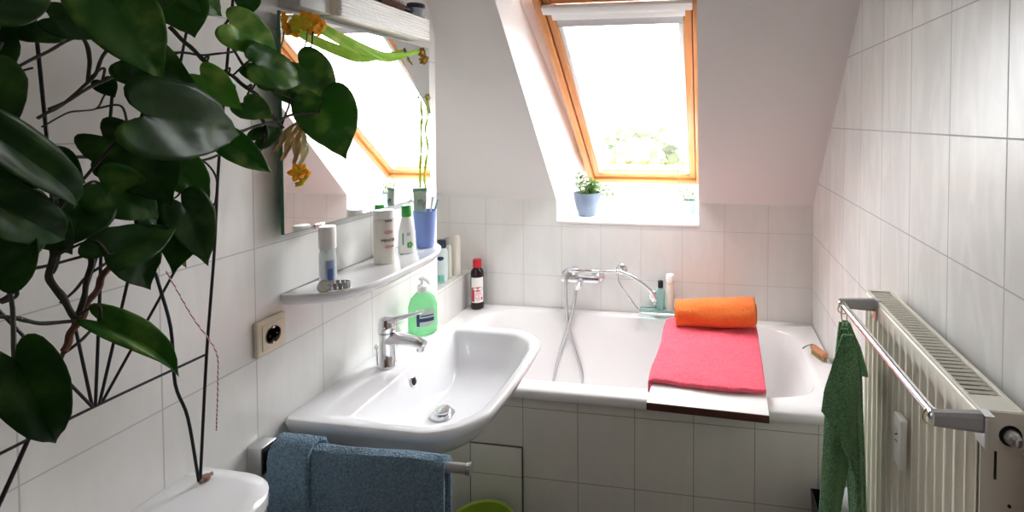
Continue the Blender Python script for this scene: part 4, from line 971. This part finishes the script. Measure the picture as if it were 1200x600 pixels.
# ---------------- flower garland on the mirror ----------------
fo1 = leaf_mat('petalorange', lin(250, 176, 60), lin(226, 120, 30), .5); fo2 = leaf_mat('petalyellow', lin(226, 206, 70), lin(190, 180, 60), .3)
def flower(parent, c, r, nrm, n=8, mm=None, seed=0):
    c = Vector(c); nrm = Vector(nrm).normalized(); t1 = nrm.cross(Vector((0, 0, 1))).normalized(); t2 = nrm.cross(t1)
    r_ = random.Random(seed)
    bm = NB()
    for k in range(n):
        a = 2 * PI * k / n + r_.uniform(-.15, .15); d = t1 * math.cos(a) + t2 * math.sin(a); e = nrm.cross(d); rad = r * r_.uniform(.85, 1.1)
        grid(bm, lambda u, v: c + d * (rad * (.15 + .85 * v)) + e * ((u - .5) * rad * .62 * math.sin(PI * (.12 + .80 * v)) * 1.15) + nrm * (rad * (.10 + .25 * v - .35 * v * v) + .0012 * math.cos(u * 18)), 6, 6)
    o = obj('petals', bm, mm or fo1, parent); solid(o, .0009)
    bm = NB()
    for k in range(26):
        a = r_.uniform(0, 2 * PI); q = r_.uniform(0, .28) * r; sphere(bm, c + (t1 * math.cos(a) + t2 * math.sin(a)) * q + nrm * (.0035 + r_.uniform(0, .004)), .0022, 1)
    obj('stamens', bm, fo2, o)
gd = thing('flower_garland', 'green ribbon garland with an orange flower at each end across the mirror top', 'garland', (.26, -.35, 1.75))
flower(gd, (.262, -.605, 1.755), .030, (1, -.5, -.1), 8, seed=1); flower(gd, (.268, -.583, 1.748), .025, (1, .2, -.5), 7, seed=2); flower(gd, (.258, -.632, 1.750), .022, (.8, -1, 0), 6, fo2, seed=3)
flower(gd, (.258, -.118, 1.750), .018, (1, -.3, -.3), 7, mat('petalbrown', lin(176, 118, 46), .8, var=.4, vscale=80), 4); flower(gd, (.256, -.10, 1.728), .018, (1, -.5, -.6), 7, mat('petalochre', lin(190, 140, 56), .8, var=.4, vscale=80), 5)
bm = NB(); cpts = smooth_path([(.262, -.59, 1.752), (.268, -.52, 1.733), (.270, -.42, 1.715), (.268, -.32, 1.708), (.264, -.22, 1.728), (.258, -.13, 1.752)], 12); nC = len(cpts)
def rib(u, v):
    i = u * (nC - 1); p = cpts[min(int(i), nC - 2)].lerp(cpts[min(int(i) + 1, nC - 1)], i - int(i)); tw = .35 * math.sin(u * 7); hw = .017 * (.45 + .55 * math.sin(PI * min(1, u * 1.15 + .1)) ** .6)
    return p + Vector((math.sin(tw) * .5, 0, math.cos(tw))) * ((v - .5) * 2 * hw) + Vector((.003 * math.sin(v * 6 + u * 12), 0, 0))
grid(bm, rib, nC * 2, 8); rbm = leaf_mat('ribbon', lin(150, 206, 84), lin(226, 232, 150), .6); solid(obj('ribbon', bm, rbm, gd), .0008)
bm = NB(); tube(bm, smooth_path([(.262, -.612, 1.74), (.262, -.618, 1.71), (.262, -.63, 1.68), (.264, -.632, 1.655)]), .0018, 6); obj('flower_stem', bm, M['stemgreen'], gd)
hf = thing('hanging_flower', 'orange cloth flower with withered leaves hanging at the left edge of the mirror', 'flower', (.27, -.655, 1.40))
flower(hf, (.272, -.662, 1.404), .025, (1, -.45, 0), 6, seed=7); flower(hf, (.277, -.648, 1.394), .021, (1, .1, -.5), 5, seed=8); flower(hf, (.272, -.655, 1.380), .014, (1, -.2, -1), 5, fo2, seed=9)
for k, pts_ in enumerate((((.275, -.650, 1.50), (.28, -.648, 1.46), (.274, -.66, 1.415)), ((.275, -.66, 1.515), (.282, -.69, 1.48), (.278, -.715, 1.43)), ((.275, -.655, 1.51), (.282, -.672, 1.47), (.276, -.678, 1.42)), ((.28, -.65, 1.53), (.285, -.70, 1.50), (.28, -.735, 1.45)))):
    P = smooth_path(pts_, 8); bm = NB(); n_ = len(P)
    def dl_(u, v): 
        i = u * (n_ - 1); p = P[min(int(i), n_ - 2)].lerp(P[min(int(i) + 1, n_ - 1)], i - int(i)); return p + Vector((.35, .9, .1)) * ((v - .5) * .016 * math.sin(PI * (.06 + .9 * u))) + Vector((.004 * math.sin(v * 8 + u * 9), 0, 0))
    grid(bm, dl_, 18, 6); solid(obj('withered_leaf', bm, M['dry'] if k else mat('drypale', lin(224, 218, 176), .8), hf), .0008)
vs_ = thing('green_ribbon', 'thin pale green ribbon with a dried blossom hanging at the right edge of the mirror', 'ribbon', (.25, -.06, 1.45))
bm = NB(); P = smooth_path([(.24, -.062, 1.598), (.242, -.055, 1.54), (.238, -.066, 1.49), (.242, -.058, 1.43), (.24, -.070, 1.37), (.238, -.075, 1.32), (.24, -.072, 1.29)], 8); tube(bm, P, [.0025 + .0025 * abs(math.sin(i * .35)) for i in range(len(P))], 8, sx=.4); obj('ribbon_strand', bm, rbm, vs_)
bm = NB(); tube(bm, smooth_path([(.242, -.058, 1.59), (.244, -.045, 1.55), (.24, -.05, 1.51)]), .0015, 6); obj('tendril', bm, M['stemgreen'], vs_)
flower(vs_, (.244, -.062, 1.602), .014, (1, -.5, .1), 6, mat('drycream', lin(210, 204, 160), .8, var=.3, vscale=90), 11)

# ---------------- plants on the window sill ----------------
p1 = (.583, .90, 1.0238)
wp = thing('potted_plant', 'small leafy plant in a round blue-grey pot on the left of the window sill', 'plant', p1)
bm = NB(); lathe(bm, [(.040, 0), (.044, .003), (.058, .04), (.068, .085), (.073, .118), (.072, .122), (.067, .121), (.064, .105)], p1, 36, cap1=False); obj('pot', bm, mat('potblue', lin(112, 126, 146), .35, var=.25, vscale=30), wp)
bm = NB(); lathe(bm, [(.0655, .104), (.03, .110), (.002, .112)], p1, 24, cap0=False); obj('soil', bm, mat('soil', lin(150, 96, 84), .95, bump=.6, bscale=200, var=.4, vscale=90), wp)
lfm = leaf_mat('sillleaf', lin(84, 122, 66), lin(150, 172, 108), .5)
def sprig(parent, base, tip, n, ls, r_):
    P = smooth_path([Vector(base), Vector(base).lerp(Vector(tip), .5) + Vector((r_.uniform(-.01, .01), 0, .012)), Vector(tip)], 6)
    bm = NB(); tube(bm, P, .0016, 6); obj('stem', bm, M['stemgreen'], parent)
    bm = NB()
    for i in range(n):
        p = P[int((i + 1) / n * (len(P) - 1))]; a = r_.uniform(0, 2 * PI); d = Vector((math.cos(a), math.sin(a) * .8, r_.uniform(-.1, .7))).normalized(); e = d.cross(Vector((0, 0, 1))).normalized(); nn = e.cross(d)
        l = ls * r_.uniform(.7, 1.2)
        grid(bm, lambda u, v: p + d * (l * v) + e * ((u - .5) * l * .5 * math.sin(PI * (.05 + .93 * v))) + nn * (abs(u - .5) * l * .2 - .15 * l * v * v), 4, 5)
    solid(obj('leaf_cluster', bm, lfm, parent), .0006)
r_ = random.Random(3)
for k in range(18):
    a = r_.uniform(0, 2 * PI); q = r_.uniform(.01, .045); b_ = Vector(p1) + Vector((math.cos(a) * q, math.sin(a) * q, .108)); sprig(wp, b_, b_ + Vector((math.cos(a) * .035 + r_.uniform(-.015, .015), math.sin(a) * .02, r_.uniform(.04, .105))), 9, .026, r_)
for k in range(4):
    b_ = Vector(p1) + Vector((.045, -.01 + .01 * k, .110)); sprig(wp, b_, b_ + Vector((.065 + .022 * k, -.01, .055 - .032 * k)), 9, .026, r_)
p2 = (1.108, 1.03, 1.0238)
gp = thing('glass_vase', 'small pale glass vase with thin plant shoots on the right of the window sill', 'vase', p2)
bm = NB(); lathe(bm, [(.026, 0), (.030, .003), (.034, .05), (.038, .072), (.036, .073), (.030, .05), (.026, .008)], p2, 30); obj('vase_body', bm, mat('vaseglass', lin(160, 186, 204), .1, trans=.3, ior=1.2), gp)
for d in ((-.045, 0, .115), (-.028, .01, .09), (.012, 0, .12), (.028, 0, .10), (-.012, 0, .13), (.035, 0, .075)):
    b_ = Vector(p2) + Vector((d[0] * .3, 0, .02)); sprig(gp, b_, Vector(p2) + Vector((d[0], d[1], d[2] + .015)), 4, .024, r_)
bm = NB(); tube(bm, smooth_path([Vector(p2) + Vector(q) for q in ((-.01, 0, .03), (-.05, -.02, .12), (-.056, -.05, .25), (-.050, -.08, .36))]), .0019, 6); obj('long_shoot', bm, M['stemgreen'], gp)

# ---------------- outside: trees below the roof, seen through the glass ----------------
bm = NB(); box(bm, -90, 90, 12, 140, -9.5, -9.0); o = struct('ground_outside', bm, mat('grassland', lin(96, 108, 76), .9, var=.3, vscale=.3))
tlf = mat('treeleaf', lin(92, 104, 70), .9, var=.5, vscale=1.6); tbk = mat('bark', lin(120, 100, 84), .9)
for k, (x, y, h, r) in enumerate(((-3.2, 24, 9.0, 2.3), (1.0, 22, 8.2, 1.7), (-8.5, 30, 8.8, 2.6), (4.8, 25, 8.8, 1.8), (1.2, 33, 9.0, 2.4), (-3.6, 38, 10.2, 2.8), (8.6, 34, 9.0, 2.4), (-12.5, 42, 9.6, 2.8))):
    col_ = ['broad', 'narrow', 'spreading'][k % 3]
    where = ('left of the window view, nearest', 'in the middle of the window view', 'at the left edge, partly behind the frame', 'at the right of the window view', 'behind the middle tree', 'tallest, far behind the left tree', 'far at the right edge', 'farthest at the left')[k]
    t = thing('tree', 'hazy pale green tree outside the skylight, ' + where, 'tree', (x, y, -9), 'trees outside the skylight')
    bm = NB(); tube(bm, [(x, y, -9), (x, y, -9 + h * .6)], [.25, .15], 8); obj('trunk', bm, tbk, t)
    bm = NB(); q = random.Random(k)
    for i in range(16):
        a = q.uniform(0, 2 * PI); e = q.uniform(-.5, .9); rad = r * q.uniform(.3, .8)
        sphere(bm, (x + rad * math.cos(a), y + rad * math.sin(a), -9 + h - r * .9 + e * r * .85), r * q.uniform(.25, .42), 3, (1, 1, .85), .7, k * 20 + i)
    sphere(bm, (x, y, -9 + h - r), r * .8, 3, (1, 1, .9), .5, k)
    obj('crown', bm, tlf, t)

# ---------------- small pieces belong to the part they sit on ----------------
HOST = {'label_band': ('label',), 'label_wave': ('label',), 'label_fruit': ('label',), 'label_mark': ('label', 'bottle_body'), 'label_text': ('label', 'bottle_body', 'tube_body'),
        'label_stripe': ('label',), 'label_bar': ('label', 'bottle_body'), 'label_swirl': ('bottle_body',), 'label_print': ('label',), 'logo_oval': ('bottle_body',), 'teal_patch': ('bottle_body',),
        'leaf_print': ('bottle_body',), 'crimp': ('tube_body',), 'aerator': ('body',), 'drain_plug': ('drain_ring',), 'overflow_hole': ('overflow_ring',), 'well': ('insert',), 'pin_hole': ('insert',),
        'earth_clip': ('insert',), 'display': ('case',), 'printed_mark': ('case',), 'dial': ('case',), 'bracket_slot': ('bracket',), 'soil': ('pot',), 'gasket': ('window_frame',), 'pane': ('sash',),
        'glazing_bead': ('sash',), 'valve': ('side_plate',), 'valve_hole': ('side_plate',), 'slot': ('side_plate',), 'screw_hole': ('side_plate',), 'grille_shadow': ('top_grille',), 'edge_band': ('board',),
        'bristles': ('handle',), 'cord_loop': ('handle',), 'pull_bar': ('fabric',), 'hose_outlet': ('body',), 'drain': ('basin',), 'clip': ('backing',), 'ring': ('bar',)}
for root in [o for o in C.objects if o.type == 'EMPTY' and o.parent is None]:
    kids = {}
    for ch in root.children: kids.setdefault(ch.name.split('.')[0], ch)
    for ch in list(root.children):
        for h in HOST.get(ch.name.split('.')[0], ()):
            if h in kids and kids[h] is not ch:
                host = kids[h]
                ch.parent = host; ch.matrix_parent_inverse = Matrix.Identity(4); break
